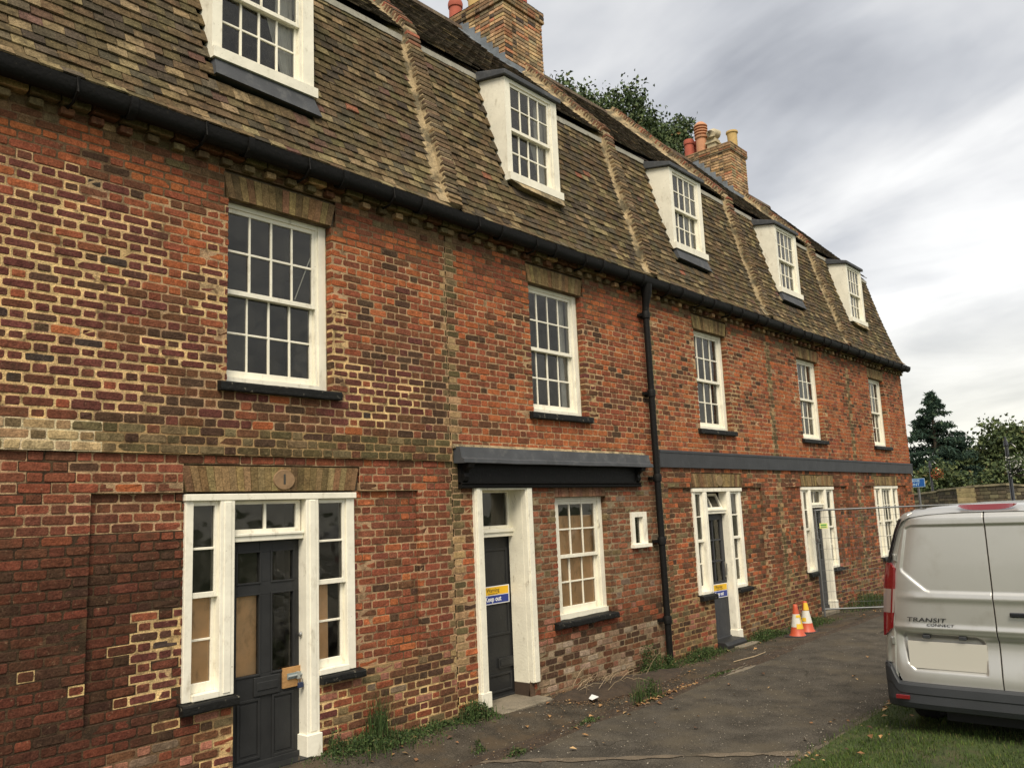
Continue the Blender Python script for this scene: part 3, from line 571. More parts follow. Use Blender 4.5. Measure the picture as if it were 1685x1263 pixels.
# ------------------------------------------------------------------ roof geometry
def zbreak(X): return float(np.interp(X, [0, 8, 14, 23.5], [8.06, 8.10, 8.20, 8.12]))
RIDGE = (3.22, 10.98)
def lower_path(X):
    zb = zbreak(X); return [(-.155, 5.60), (-.05, 5.735), (.06, 6.0), (.38, 7.05), (.665, zb)]
def upper_path(X):
    zb = zbreak(X); return [(.575, zb + .02), (RIDGE[0], RIDGE[1])]
def along(path, s):
    for (a, b) in zip(path[:-1], path[1:]):
        l = math.hypot(b[0] - a[0], b[1] - a[1])
        if s <= l: t = s / l; return (a[0] + (b[0] - a[0]) * t, a[1] + (b[1] - a[1]) * t), ((b[0] - a[0]) / l, (b[1] - a[1]) / l)
        s -= l
    return path[-1], ((path[-1][0] - path[-2][0]) / l, (path[-1][1] - path[-2][1]) / l)
def plen(path): return sum(math.hypot(b[0] - a[0], b[1] - a[1]) for a, b in zip(path[:-1], path[1:]))
TBR = (.104, .072, .039); TOL = (.100, .078, .040); TGR = (.084, .067, .044); TLI = (.20, .15, .08); TDK = (.060, .047, .032); TPU = (.110, .064, .046); TRE = (.20, .085, .05)
def tile_field(pc, x0, x1, pathf, dark, avoid, k, gauge=.098):
    Ls = plen(pathf((x0 + x1) / 2)); rows = int(Ls / gauge)
    for r in range(rows):
        s = r * gauge + .03; x = x0 + (0.082 if r % 2 else 0) - .165
        while x < x1:
            w = .165; a = max(x, x0); b = min(x + w, x1); x += w
            if b - a < .03: continue
            xc = (a + b) / 2; path = pathf(xc); (py, pz), (ty, tz) = along(path, s + .075)
            (py, pz0), _t = along(path, s + .075)
            pz = pz0 + .020 * nse(xc, s, .7, 5) + .008 * nse(xc, s, 3, 8); 
            if any(q[0] < xc < q[1] and q[2] < pz0 < q[3] for q in avoid): continue
            ny, nz = -tz, ty        # outward normal (towards street/up)
            if nz < 0: ny, nz = -ny, -nz
            if ny > 0: ny, nz = -ny, -nz; 
            ex = Vector((1, 0, 0)); tl = .115 + random.gauss(0, .02)
            ez = Vector((0, ty - ny * .0, tz)); nrm = Vector((0, ny if ny < 0 else -ny, abs(nz)))
            ez = (Vector((0, ty, tz)) - nrm * (.15 + random.uniform(-.03, .04))).normalized()
            rot = random.gauss(0, .018); ex = Vector((math.cos(rot), 0, 0)) + ez * math.sin(rot)
            ey = -ex.cross(ez); 
            if ey.dot(nrm) > 0: ey = -ey
            hz_ = nse(xc, s, .8, 3); li = nse(xc, s, 3.0, 11)
            if dark: pal = [(5, TDK), (3, (.065, .052, .036)), (1.4, TGR), (.5, TBR), (.2, TLI)]
            else:
                low = max(0, 1 - s / .9); 
                pal = [(4, TBR), (3, TOL), (2.4, TGR), (1.0 + 2.2 * max(0, li) + (2.4 * low if k == 0 else 1.1 * low), TLI), (1.2, TDK), (.5 if k == 0 else .12, TPU), (.05, TRE)]
            c = jitc(pick(pal), .15, .05)
            ctr = Vector((xc, py, pz)) + nrm * (.030 + random.uniform(-.004, .005))
            pc.add(Mdir(ctr, ex, ey, ez, (b - a) - .003 - random.uniform(0, .003), .016, .15), c)

def chimney(house, x0, x1, y0, y1, ztop, pots, n_ind):
    core = MB(); core.box(x0 + .012, x1 - .012, y0 + .012, y1 - .012, 8.6, ztop - .005, (.26, .2, .12))
    zov = ztop - .215
    core.box(x0 - .035 + .01, x1 + .035 - .01, y0 - .035 + .01, y1 + .035 - .01, zov, ztop - .004, (.2, .16, .1))
    core.add([(x0 - .02, y0 - .02, ztop - .01), (x1 + .02, y0 - .02, ztop - .01), (x1 + .02, y1 + .02, ztop - .01), (x0 - .02, y1 + .02, ztop - .01), (x0 + .1, y0 + .1, ztop + .05), (x1 - .1, y0 + .1, ztop + .05), (x1 - .1, y1 - .1, ztop + .05), (x0 + .1, y1 - .1, ztop + .05)],
             [(0, 1, 5, 4), (1, 2, 6, 5), (2, 3, 7, 6), (3, 0, 4, 7), (4, 5, 6, 7)], (.2, .17, .11))
    ch = core.build('chimney', M_mortar, house)
    pc = Pieces('brick', 'brickwork', TB, M_brick, 'brick')
    pal = [(5, (.50, .335, .18)), (3, (.40, .25, .13)), (1.6, (.44, .20, .105)), (1.5, (.21, .15, .095)), (.6, (.09, .07, .055)), (1.5, (.33, .25, .15))]
    z = 9.1; r = 0
    while z < ztop - .01:
        h = .072; ov = .035 if z > zov - .02 else 0; z1_ = min(z + h, ztop)
        a0, a1, b0, b1 = x0 - ov, x1 + ov, y0 - ov, y1 + ov
        for face in ('f', 'l', 'r', 'b'):
            lo, hi = (a0, a1) if face in 'fb' else (b0, b1); t = lo - (.112 if r % 2 else 0.0); i = r % 2
            while t < hi - .01:
                w = .225 if i % 2 == 0 else .1125; s0, s1 = max(t, lo), min(t + w, hi); t += w; i += 1
                if s1 - s0 < .03: continue
                c = jitc(pick(pal), .18, .06); m_ = (s0 + s1) / 2; zc = (z + z1_) / 2; W = s1 - s0 - .010; H = z1_ - z - .010; o_ = random.uniform(-.003, .003)
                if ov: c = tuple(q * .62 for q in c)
                if face == 'f': M = Mdir((m_, b0 + o_, zc), (1, 0, 0), (0, 1, 0), (0, 0, 1), W, .09, H)
                elif face == 'b': M = Mdir((m_, b1 - o_, zc), (-1, 0, 0), (0, -1, 0), (0, 0, 1), W, .09, H)
                elif face == 'l': M = Mdir((a0 + o_, m_, zc), (0, -1, 0), (1, 0, 0), (0, 0, 1), W, .09, H)
                else: M = Mdir((a1 - o_, m_, zc), (0, 1, 0), (-1, 0, 0), (0, 0, 1), W, .09, H)
                pc.add(M, c)
        z += h; r += 1
    pc.finish(ch, n_ind)
    # lead flashing hugging the stack on the front slope
    f = MB(); m_ = (RIDGE[1] - 8.12) / (RIDGE[0] - .66); zr = lambda y: 8.14 + m_ * (y - .66)
    ys = np.linspace(y0, RIDGE[0], 9)
    for a, b in zip(ys[:-1], ys[1:]):
        top = zr(b) + .16; f.add([(x0 - .014, a, zr(a) - .1), (x0 - .014, b, zr(b) - .1), (x0 - .014, b, top), (x0 - .014, a, top - .02), (x0 - .001, a, zr(a) - .1), (x0 - .001, b, zr(b) - .1), (x0 - .001, b, top), (x0 - .001, a, top - .02)], [(0, 3, 2, 1), (3, 7, 6, 2), (0, 4, 7, 3)])
    f.add([(x0 - .25, y0 - .10, zr(y0 - .10) + .055), (x0 - .014, y0 - .10, zr(y0 - .10) + .06), (x0 - .014, RIDGE[0], RIDGE[1] + .06), (x0 - .2, RIDGE[0], RIDGE[1] + .055)], [(0, 1, 2, 3)])
    f.box(x0 - .014, x1 + .014, y0 - .016, y0 - .002, zr(y0) - .2, zr(y0) + .17)
    f.add([(x0 - .03, y0 - .016, zr(y0) + .08), (x1 + .05, y0 - .016, zr(y0) + .08), (x1 + .05, y0 - .22, zr(y0 - .22) + .055), (x0 - .03, y0 - .22, zr(y0 - .22) + .055)], [(0, 3, 2, 1)])
    f.build('lead_flashing', M_leadl, ch)
    for (px, py, kind) in pots:
        p = MB(); T = (.40, .17, .085); b = (px, py, ztop + .02)
        if kind == 'red': p.lathe(b, [(.135, 0), (.125, .38), (.118, .44), (.14, .45), (.145, .52), (.13, .58), (.10, .58), (.09, .3)], 20, (.36, .085, .05), cap=False)
        elif kind == 'yellow': p.lathe(b, [(.12, -.05), (.125, .3), (.13, .40), (.155, .42), (.15, .47), (.12, .47), (.10, .2)], 20, (.50, .34, .13), cap=False)
        elif kind == 'louvre':
            pr = [(.15, 0), (.145, .40), (.135, .46), (.17, .48), (.175, .53)]
            for q in range(4): pr += [(.13, .54 + q * .075), (.13, .57 + q * .075), (.18, .575 + q * .075), (.175, .605 + q * .075)]
            pr += [(.15, .86), (.09, .92), (.02, .94)]; p.lathe(b, pr, 22, (.46, .22, .115))
        elif kind == 'cream':
            p.box(px - .12, px + .12, py - .12, py + .12, ztop, ztop + .24, (.45, .38, .24)); p.box(px - .155, px + .155, py - .155, py + .155, ztop + .24, ztop + .29, (.45, .38, .24)); p.box(px - .13, px + .13, py - .13, py + .13, ztop + .29, ztop + .36, (.42, .35, .22))
            p.tube([(px - .12, py, ztop + .36), (px - .10, py, ztop + .50), (px + .02, py - .01, ztop + .56), (px + .17, py - .04, ztop + .55)], [.11, .12, .12, .13], 16, (.42, .36, .24))
        bevel(p.build('chimney_pot', M_terra, ch, smooth=True), .004)
    return ch

def coping(house, X, n_ind, y_end=None, rib_label=None):
    """party wall parapet of bricks on edge with mortar fillets, rising up both slopes"""
    path = [(-.10, 5.70), (.03, 5.93), (.13, 6.20), (.40, 7.05), (.70, zbreak(X) + .04), (.80, zbreak(X) + .14), (RIDGE[0], RIDGE[1] + .02)]
    S = plen(path); core = MB(); n = 40; prev = None
    for i in range(n + 1):
        s = S * i / n; (y, z), (ty, tz) = along(path, s); nv = (-tz, ty); h = (.165 + .05 * min(1, max(0, (s - 2.4) / .4))) * min(1, .25 + s / .7) + .01 * nse(s, X, 3)
        fw = .135 + .03 * nse(s, X, 2.1) + (.10 if s > 2.5 else 0)
        cur = [(X - fw, y + nv[0] * .02, z + nv[1] * .02), (X + .018, y + nv[0] * max(.03, h - .09), z + nv[1] * max(.03, h - .09)), (X + .026, y + nv[0] * (h - .012), z + nv[1] * (h - .012)), (X + .20, y + nv[0] * (h - .012), z + nv[1] * (h - .012)), (X + .215, y - nv[0] * .05, z - nv[1] * .05)]
        if prev:
            for j in range(4): core.quad(prev[j], prev[j + 1], cur[j + 1], cur[j])
        else: core.add(cur, [(0, 1, 2, 3, 4)])
        prev = cur
    cp = core.build('coping', M_fillet, house)
    pc = Pieces('brick', 'brickwork', TB, M_brick, 'brick'); s = .03
    while s < S - .04:
        (y, z), (ty, tz) = along(path, s); h = (.165 + .05 * min(1, max(0, (s - 2.4) / .4))) * min(1, .25 + s / .7); nv = Vector((0, -tz, ty)); tv = Vector((0, ty, tz))
        up = s > 2.35
        pal = [(4, (.125, .085, .048)), (3, (.10, .072, .044)), (1.5, (.17, .115, .06))] if not up else [(3, (.17, .085, .05)), (2, (.10, .07, .045)), (1, (.27, .10, .06)), (1, (.2, .15, .08))]
        hh = h + random.uniform(-.006, .008)
        ctr = Vector((X + .125, y, z)) + nv * hh
        pc.add(Mdir(ctr, (1, 0, 0), -nv, tv, .214 + random.uniform(-.008, .006), .12, .060), jitc(pick(pal), .2, .05)); s += .0705
    pc.finish(cp, n_ind); return cp

# ------------------------------------------------------------------ ground floor door/sidelight unit
def panel_ring(m, x0, x1, z0, z1, y, w=.018, d=.010):
    m.box(x0, x0 + w, y - d, y, z0, z1); m.box(x1 - w, x1, y - d, y, z0, z1); m.box(x0 + w, x1 - w, y - d, y, z0, z0 + w); m.box(x0 + w, x1 - w, y - d, y, z1 - w, z1)
def tripartite(house, XL, k, zdoor):
    w = 1.72 if k == 0 else 1.66; XR = XL + w; z0, z1 = .83, 2.46; s = w / 1.72
    pl0, pl1 = XL + .30 * s, XL + .435 * s; pr0, pr1 = XL + 1.155 * s, XL + 1.29 * s
    m = MB()
    m.box(XL, XL + .07, .012, .14, z0, z1 - .05); m.box(XR - .095, XR, .012, .14, z0, z1 - .05); m.box(XL - .012, XR + .012, -.012, .14, z1 - .05, z1 + .005)
    for (a, b) in ((pl0, pl1), (pr0, pr1)): m.box(a, b, -.006, .15, z0 if a == pl0 else zdoor + .03, z1 - .05); m.box(a + .035, b - .035, -.014, 0, (z0 if a == pl0 else zdoor + .2) + .02, z1 - .06)
    if k != 4: m.box(pr0 - .018, pr1 + .012, -.030, .15, zdoor - .05, zdoor + .20)
    m.box(XL + .07, pl0, -.012, .13, z0, z0 + .05); m.box(pr1, XR - .095, -.012, .13, z0, z0 + .05)
    if k != 4:
        m.box(pl1, pr0, .035, .14, 2.055, 2.115); m.box(pl1, pr0, .02, .06, 2.10, 2.125)
        m.box(pl1, pl1 + .012, .03, .15, zdoor, 2.05)
    un = m.build('window', M_white, house); bevel(un, .004)
    # sidelights
    bl = [(XL + .07, pl0, z0 + .08, 1.62)] if k == 0 else None; br = [(pr1 + .02, pr1 + .175, z0 + .08, 1.66)] if k == 0 else None
    sash_pair(un, XL + .045, pl0 + .002, z0 + .05, z1 - .05, .030, 1, 2, boards=bl, stile=.034)
    sash_pair(un, pr1 - .002, XR - .095, z0 + .05, z1 - .05, .030, 1, 2, boards=br, stile=.034)
    if k == 4: sash_pair(un, pl1, pr0, z0 + .05, z1 - .05, .030, 3, 2)
    sill_mesh(un, XL - .035, pl1 + .02, .745, .826, -.065, .006); sill_mesh(un, pr1 - .0, XR + .06, .755, .826, -.065, .010)
    return un, pl1, pr0
def fanlight(un, x0, x1, hopper=False):
    m = MB(); z0, z1 = 2.125, 2.405
    def bars(mm):
        y = .07; mm.box(x0 + .01, x0 + .035, y, y + .035, z0, z1); mm.box(x1 - .06, x1 - .015, y, y + .035, z0, z1); mm.box(x0 + .035, x1 - .06, y, y + .034, z0, z0 + .035); mm.box(x0 + .035, x1 - .06, y, y + .034, z1 - .03, z1)
        xm = (x0 + x1) / 2 - .02; mm.box(xm - .012, xm + .012, y + .003, y + .03, z0 + .03, z1 - .03)
    bars(m); f = m.build('fanlight', M_white, un)
    g = MB(); g.quad((x0 + .03, .09, z0 + .03), (x1 - .05, .09, z0 + .03), (x1 - .05, .09, z1 - .03), (x0 + .03, .09, z1 - .03)); g2 = g.build('pane', M_glass, un)
    if hopper:
        # tilt the light inwards about its foot
        for o in (f, g2):
            R = Matrix.Translation((0, .08, z0)) @ Matrix.Rotation(rad(-24), 4, 'X') @ Matrix.Translation((0, -.08, -z0)); o.data.transform(Matrix.Translation(-WL[un]) @ R @ Matrix.Translation(WL[un]))
    return f

# ------------------------------------------------------------------ the terrace
UW = [(3.805, 4.92), (7.985, 9.10), (12.235, 13.36), (16.475, 17.62), (20.82, 21.92)]
DM = [(3.70, 4.83), (7.85, 8.96), (12.07, 13.17), (16.32, 17.44), (20.50, 21.58)]
GU = [3.455, None, 11.83, 16.14, 20.50]
HL = ["end terrace house with number plaque, dark panelled door and boarded sidelights", "terrace house with lead canopy, narrow white-framed door and boarded window",
      "terrace house right of the drainpipe with glazed grey door and tilted fanlight", "terrace house behind the leaning mesh fence panel with curtained glazed door", "farthest terrace house at the corner, partly behind the silver van"]
DOORZ = [.15, .06, -.02, 0.0, 0]
for k in range(5):
    x0, x1 = XP[k], XP[k + 1]
    H = thing('terraced_house', ((x0 + x1) / 2, 0, 0), HL[k], 'house', 'brick terraced houses with dormers in one row')
    keys = KEYS2 if k == 1 else KEYS
    ux0, ux1 = UW[k]; dx0, dx1 = DM[k]
    ops = [(ux0, ux1, 3.43, 5.09)]; rec = []; skips = [(ux0 - .04, ux1 + .06, 5.09, 5.33)]; coreops = [(ux0 - .06, ux1 + .01, 3.43, 5.09)]
    gw = 1.72 if k == 0 else 1.66
    if k != 1:
        XL = GU[k]; XR = XL + gw; ops.append((XL, XR, .81, 2.48)); coreops.append((XL, XR, .81, 2.48))
        skips.append((XL - .03, XR + .06, 2.48, 2.705))
        rx1 = XR + .83 if k < 4 else XR + .78
        rec.append((XL - .75, rx1, .81, 2.48, .038))
        if k != 4: ops.append((XL + .44 * gw / 1.72, XL + 1.245 * gw / 1.72, -.4, .815)); coreops.append((XL + .30, XL + 1.29 * gw / 1.72, -.4, .815))
    else:
        ops += [(6.88, 7.76, -.4, 2.51), (8.31, 9.42, .86, 2.375), (10.02, 10.34, 1.66, 2.14)]; coreops += [(6.88, 8.02, -.4, 2.51), (8.31, 9.42, .86, 2.375), (10.02, 10.34, 1.66, 2.14)]
        skips.append((8.31, 9.42, 2.375, 2.51))
    wm = MB(); ye = .03
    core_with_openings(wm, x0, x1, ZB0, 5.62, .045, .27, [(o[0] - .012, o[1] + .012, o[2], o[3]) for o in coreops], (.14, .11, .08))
    wall_origin = H
    pc = Pieces('brick', 'brickwork', TB if k < 3 else TS, M_brick, 'brick' if k < 3 else 'brick_far')
    build_wall(H, wm, pc, k, x0, x1, keys, ops, rec, skips)
    # corbel and dentil courses below the gutter
    wm.box(x0, x1, .004, .05, 5.36, 5.62, MB_)
    x = x0; i = 0
    while x < x1 - .02:
        w = .1125; c = jitc(pick([(4, OLIVE), (2, BROWN), (1, TAN), (1, MOSS)]), .25)
        out = -.060 if i % 2 == 0 else .0
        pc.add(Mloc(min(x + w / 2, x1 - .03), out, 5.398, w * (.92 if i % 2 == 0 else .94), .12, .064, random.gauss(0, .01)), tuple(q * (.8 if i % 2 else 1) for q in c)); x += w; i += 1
    x = x0
    while x < x1 - .02:
        w = min(.225, x1 - x); pc.add(Mloc(x + w / 2, -.085, 5.475, w - .008, .14, .07), jitc(pick([(3, OLIVE), (2, BROWN), (1, TAN)]), .25)); x += .225
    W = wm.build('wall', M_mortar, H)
    pc.finish(W, 300 if k < 3 else 0)
    # rest of the shell: party walls, back, floors, gable
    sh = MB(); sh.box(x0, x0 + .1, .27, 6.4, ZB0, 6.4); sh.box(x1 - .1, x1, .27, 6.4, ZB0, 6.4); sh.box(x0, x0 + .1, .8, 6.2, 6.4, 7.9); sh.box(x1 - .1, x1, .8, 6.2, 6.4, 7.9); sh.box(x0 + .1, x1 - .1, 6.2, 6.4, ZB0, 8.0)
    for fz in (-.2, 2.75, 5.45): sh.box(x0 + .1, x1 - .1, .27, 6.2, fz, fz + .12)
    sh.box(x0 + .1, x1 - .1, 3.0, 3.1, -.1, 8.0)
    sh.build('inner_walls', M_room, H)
    # roof
    rb = MB(); zb = zbreak((x0 + x1) / 2)
    pf = lower_path((x0 + x1) / 2); prof = [(p[0] + .03, p[1] - .01) for p in pf]
    def deck(a, b):
        n = len(a)
        for i in range(n - 1): rb.quad(a[i], b[i], b[i + 1], a[i + 1], (.05, .04, .03))
    xs_r = [x0, x1]; 
    da, db = dx0 + .08, dx1 - .1
    zlo, zhi = 6.55, 7.85
    def ypath(z):
        P = prof
        for (a, b) in zip(P[:-1], P[1:]):
            if a[1] <= z <= b[1]: t = (z - a[1]) / (b[1] - a[1]); return a[0] + (b[0] - a[0]) * t
        return P[-1][0]
    cols_ = [(x0, da, [p for p in prof]), (db, x1, [p for p in prof]), (da, db, [p for p in prof if p[1] < zlo] + [(ypath(zlo), zlo)]), (da, db, [(ypath(zhi), zhi)] + [p for p in prof if p[1] > zhi])]
    for (a, b, P) in cols_: deck([(a, p[0], p[1]) for p in P], [(b, p[0], p[1]) for p in P])
    up = upper_path((x0 + x1) / 2); rb.quad((x0, up[0][0] + .03, up[0][1] - .03), (x1, up[0][0] + .03, up[0][1] - .03), (x1, RIDGE[0], RIDGE[1] - .02), (x0, RIDGE[0], RIDGE[1] - .02), (.04, .03, .025))
    rb.quad((x1, RIDGE[0], RIDGE[1] - .02), (x0, RIDGE[0], RIDGE[1] - .02), (x0, 6.6, 7.9), (x1, 6.6, 7.9), (.05, .04, .03))
    rb.quad((x1, 6.6, 7.9), (x0, 6.6, 7.9), (x0, 6.6, 7.8), (x1, 6.6, 7.8), (.05, .04, .03))
    RF = rb.build('roof', M_tiledark, H)
    av = [(dx0 - .0, dx1 + .0, 6.22 if k in (0, 2, 3) else 6.40, 7.99)]
    pt = Pieces('roof_tile', 'roof_tiling', TT, M_tile, 'tile')
    tx0 = x0 + (.20 if k else 0); tx1 = x1 - .02
    tile_field(pt, tx0, tx1, lower_path, False, av, k); pt.finish(RF, 300 if k < 3 else 0)
    pu = Pieces('roof_tile', 'roof_tiling', TT, M_tiledark, 'tiled')
    tile_field(pu, tx0, tx1, upper_path, True, [(dx0 - .05, dx1 + .05, 7.9, 8.28)] + ([(10.15, 11.4, 9.85, 11.5)] if k in (1, 2) else []) + ([(18.65, 19.7, 9.8, 11.5)] if k in (3, 4) else []), k); pu.finish(RF, 0)
    # pale flashing under the upper slope
    fl = MB()
    for (a, b) in ((x0, dx0 - .02), (dx1 + .02, x1)):
        n = 16
        for i in range(n):
            xa, xb = a + (b - a) * i / n, a + (b - a) * (i + 1) / n; t = zbreak(xa); w1 = .07 + .02 * nse(xa, 1, 4)
            fl.add([(xa, .61 - w1 * .27, t - .02 - w1), (xb, .61 - w1 * .27, t - .02 - w1), (xb, .60, t - .01), (xa, .60, t - .01), (xa, .72, t - .1), (xb, .72, t - .1)], [(0, 1, 2, 3), (0, 4, 5, 1)])
    fl.build('flashing', M_flash, H)
    rd = MB(); x = x0
    while x < x1 - .05:
        w = min(.30, x1 - x); pr = [(RIDGE[0] + .13 * math.cos(a), RIDGE[1] - .08 + .15 * math.sin(a)) for a in [rad(d) for d in (0, 36, 72, 108, 144, 180)]]
        rd.prism(pr, x + .004, x + w - .004, jitc((.12, .09, .065), .25)); x += .30
    rd.build('ridge_tiles', M_tile, H, kind='stuff')
    if k: coping(H, XP[k] - .03, 110 if k < 3 else 0)
    dormer(H, dx0, dx1, k, k in (0, 2, 3), zbreak)
    upper_window(H, ux0, ux1, 4 if k < 5 else 3, k)
    flat_arch(H, ux0 - .0, ux1 + .0, 5.095, 5.325, 16, ARCHC, splay=.06)
    # gutter
    gx0, gx1 = x0, x1 + (.12 if k == 4 else 0)
    g = MB(); cy, cz, r = -.165, 5.58, .074; pr = []
    for a in range(180, 361, 20): pr.append((cy + r * math.cos(rad(a)) * 1.05, cz - .01 + r * math.sin(rad(a)) * 1.5))
    pr += [(cy + r * 1.05, cz + .012), (cy + r - .012, cz + .012)]
    for a in range(360, 179, -30): pr.append((cy + (r - .012) * math.cos(rad(a)), cz + (r - .012) * math.sin(rad(a)) * 1.4))
    pr += [(cy - r + .012, cz + .012), (cy - r * 1.12, cz + .014)]
    g.prism(pr, gx0, gx1, segs=8, jit=.0022)
    xx = gx0 + .35
    while xx < gx1: 
        g.tube([(xx, cy - .085, cz + .02), (xx, cy - .08, cz - .09), (xx, cy, cz - .15), (xx, -.02, cz - .16)], .012, 6); g.prism([(cy - .088, cz - .06), (cy - .088, cz + .02), (cy + .08, cz + .02), (cy + .08, cz - .11), (cy, cz - .142), (cy - .06, cz - .11)], xx + .4, xx + .46) ; xx += 1.05
    g.build('gutter', M_black, H, smooth=True)
    # string course / canopy
    if k in (2, 3, 4):
        b = MB(); b.box(x0 + (.04 if k == 2 else 0), x1 + (.03 if k == 4 else 0), -.035, .0, 2.785, 3.015); b.prism([(-.035, 3.015), (-.042, 3.005), (-.042, 3.035), (.0, 3.05), (.0, 3.015)], x0 + (.04 if k == 2 else 0), x1 + (.035 if k == 4 else 0))
        b.build('string_course', M_slate, H)
    if k == 1:
        b = MB(); b.prism([(.0, 2.955), (-.10, 2.945), (-.125, 2.825), (-.165, 2.808), (-.170, 2.768), (-.16, 2.762), (-.0, 2.77)], 6.54, 10.42, segs=14, jit=.003); cp = b.build('canopy', M_lead, H)
        mf = MB(); 
        for i in range(40): xa = 6.52 + i * .0975; mf.prism([(.002, 2.93), (-.05, 2.935), (-.03, 2.975 + .012 * nse(i, 2, .6)), (.002, 2.985)], xa, xa + .0975)
        mf.build('mortar_joint', M_fillet, cp)
        b = MB(); b.box(6.60, 10.22, -.045, .0, 2.54, 2.768); b.prism([(-.0, 2.495), (-.062, 2.495), (-.068, 2.512), (-.055, 2.52), (-.055, 2.53), (-.075, 2.545), (-.045, 2.56), (0, 2.56)], 6.60, 10.24)
        b.build('fascia', M_black, cp)
        for bx in (6.62, 10.13):
            br = MB(); br.prism([(-.045, 2.56), (-.075, 2.58), (-.09, 2.62), (-.07, 2.66), (-.10, 2.70), (-.15, 2.72), (-.19, 2.765), (-.045, 2.765)], bx, bx + .075); br.tube([(bx - .005, -.14, 2.735), (bx + .08, -.14, 2.735)], .026, 10); br.build('bracket', M_black, cp)
        # soldier arch over boarded window
        flat_arch(H, 8.315, 9.415, 2.378, 2.508, 15, [(3, (.21, .11, .065)), (2, (.19, .09, .055)), (1, (.24, .15, .09))], splay=0)
        # boarded three-light window
        m = MB(); y = .085
        m.box(8.31, 8.475, y, y + .12, .88, 2.375); m.box(9.335, 9.42, y - .005, y + .12, .88, 2.375); m.box(8.475, 9.335, y + .001, y + .12, 2.325, 2.375); m.box(8.38, 9.42, y - .03, y + .12, .865, .935); m.box(9.312, 9.335, y + .012, y + .1, .935, 2.325)
        w_ = m.build('window', M_whited, H); sash_pair(w_, 8.43, 9.312, .935, 2.325, y + .014, 3, boards=[(8.44, 9.31, .95, 2.14)], mtl=M_whited, stile=.038)
        s_ = sill_mesh(w_, 8.18, 9.48, .79, .868, -.075, .02)
        # small slit window
        m = MB(); m.box(9.985, 10.06, -.03, .06, 1.70, 2.145); m.box(10.275, 10.375, -.03, .06, 1.70, 2.145); m.box(10.06, 10.275, -.03, .06, 2.075, 2.145); m.box(10.06, 10.275, -.03, .06, 1.70, 1.715); m.box(9.97, 10.42, -.065, .05, 1.655, 1.70)
        m.box(10.235, 10.275, .012, .03, 1.72, 2.07)
        w_ = m.build('window', M_white, H); g_ = MB(); g_.quad((10.06, .02, 1.715), (10.235, .02, 1.715), (10.235, .02, 2.075), (10.06, .02, 2.075)); g_.build('pane', M_glass, w_)
        # narrow panelled door set deep in a white case
        m = MB(); z0 = .16
        for (a, b, zz) in ((6.82, 6.945, z0 - .02), (7.70, 7.825, .26)): 
            m.box(a, b, -.040, .03, zz, 2.57); m.box(a + .02, b - .045 if a < 7 else b - .02, -.052, -.04, zz, 2.55)
        m.box(6.945, 7.70, -.040, .03, 2.475, 2.57); m.box(6.90, 7.74, -.052, -.04, 2.53, 2.556)
        m.box(6.81, 6.97, -.055, .03, z0 - .02, z0 + .14)
        m.box(7.70, 7.79, .03, .26, .25, 2.50); m.box(6.90, 6.945, .03, .26, .10, 2.50); m.box(6.945, 7.70, .03, .26, 2.475, 2.51)
        m.box(6.945, 7.79, .19, .30, 1.935, 1.985); m.box(6.945, 7.79, .17, .30, 1.985, 2.03); m.box(7.66, 7.72, .22, .27, 2.03, 2.475); m.box(6.945, 7.0, .22, .27, 2.03, 2.475); m.box(7.0, 7.66, .22, .27, 2.03, 2.065); m.box(7.0, 7.66, .22, .27, 2.45, 2.475)
        dc = m.build('door_case', M_whited, H); bevel(dc, .004); g_ = MB(); g_.quad((7.0, .245, 2.06), (7.66, .245, 2.06), (7.66, .245, 2.45), (7.0, .245, 2.45)); g_.build('pane', M_glass, dc)
        rw = MB()
        for i in range(9): xa = 7.69 + i * .011; rw.add([(xa, .0, .05), (xa + .016, .0, .05), (xa + .014, .01, .26 + random.uniform(-.02, .05)), (xa, .01, .26 + random.uniform(-.02, .04)), (xa, .05, .05), (xa + .016, .05, .05)], [(0, 1, 2, 3), (0, 3, 4), (1, 5, 2)], jitc((.075, .045, .025), .3))
        rw.box(7.69, 7.80, .02, .25, .04, .25, (.05, .032, .02)); rw.build('rotten_foot', M_vcr, dc)
        d = MB(); d.box(6.95, 7.785, .285, .32, .075, 1.935)
        panel_ring(d, 7.06, 7.68, .80, 1.80, .285, .03, .012); panel_ring(d, 7.06, 7.68, .17, .38, .285, .026, .014); d.box(6.95, 7.785, .25, .285, .06, .13)
        dr = d.build('door', M_dark, H); bevel(dr, .004); l_ = MB(); l_.box(7.45, 7.71, .262, .285, .435, .545); l_.box(7.475, 7.685, .254, .262, .46, .52); l_.build('letter_box', M_dark, dr)
        st = MB(); st.prism([(-.22, .0), (-.22, .085), (-.20, .10), (.30, .115), (.30, .0)], 6.93, 7.80); st.build('doorstep', M_concrete, H)
    if k != 1:
        un, pl1, pr0 = tripartite(H, GU[k], k, DOORZ[k])
        arch = flat_arch(H, GU[k] - .0, GU[k] + gw + .0, 2.485, 2.70, 26, ARCHC, splay=.05)
        pq = MB(); cx = GU[k] + gw / 2 + .06; cc = (.25, .155, .08) if k == 0 else (.22, .15, .07)
        if k < 4:
            n = 28; vs = [(cx + .108 * math.cos(2 * math.pi * i / n), -.012, 2.585 + .085 * math.sin(2 * math.pi * i / n)) for i in range(n)] + [(cx + .115 * math.cos(2 * math.pi * i / n), .004, 2.585 + .092 * math.sin(2 * math.pi * i / n)) for i in range(n)]
            pq.add(vs, [tuple(range(n))[::-1]] + [(i, n + i, n + (i + 1) % n, (i + 1) % n) for i in range(n)], cc); pl = pq.build('number_plaque', M_vcr, H)
            if k == 0: 
                text_mesh('numeral', '1', .12, M_vc, pl, (cx, -.0135, 2.585), (1, 0, 0), (0, 0, 1), .001, bold=.004, col=(.045, .04, .03))
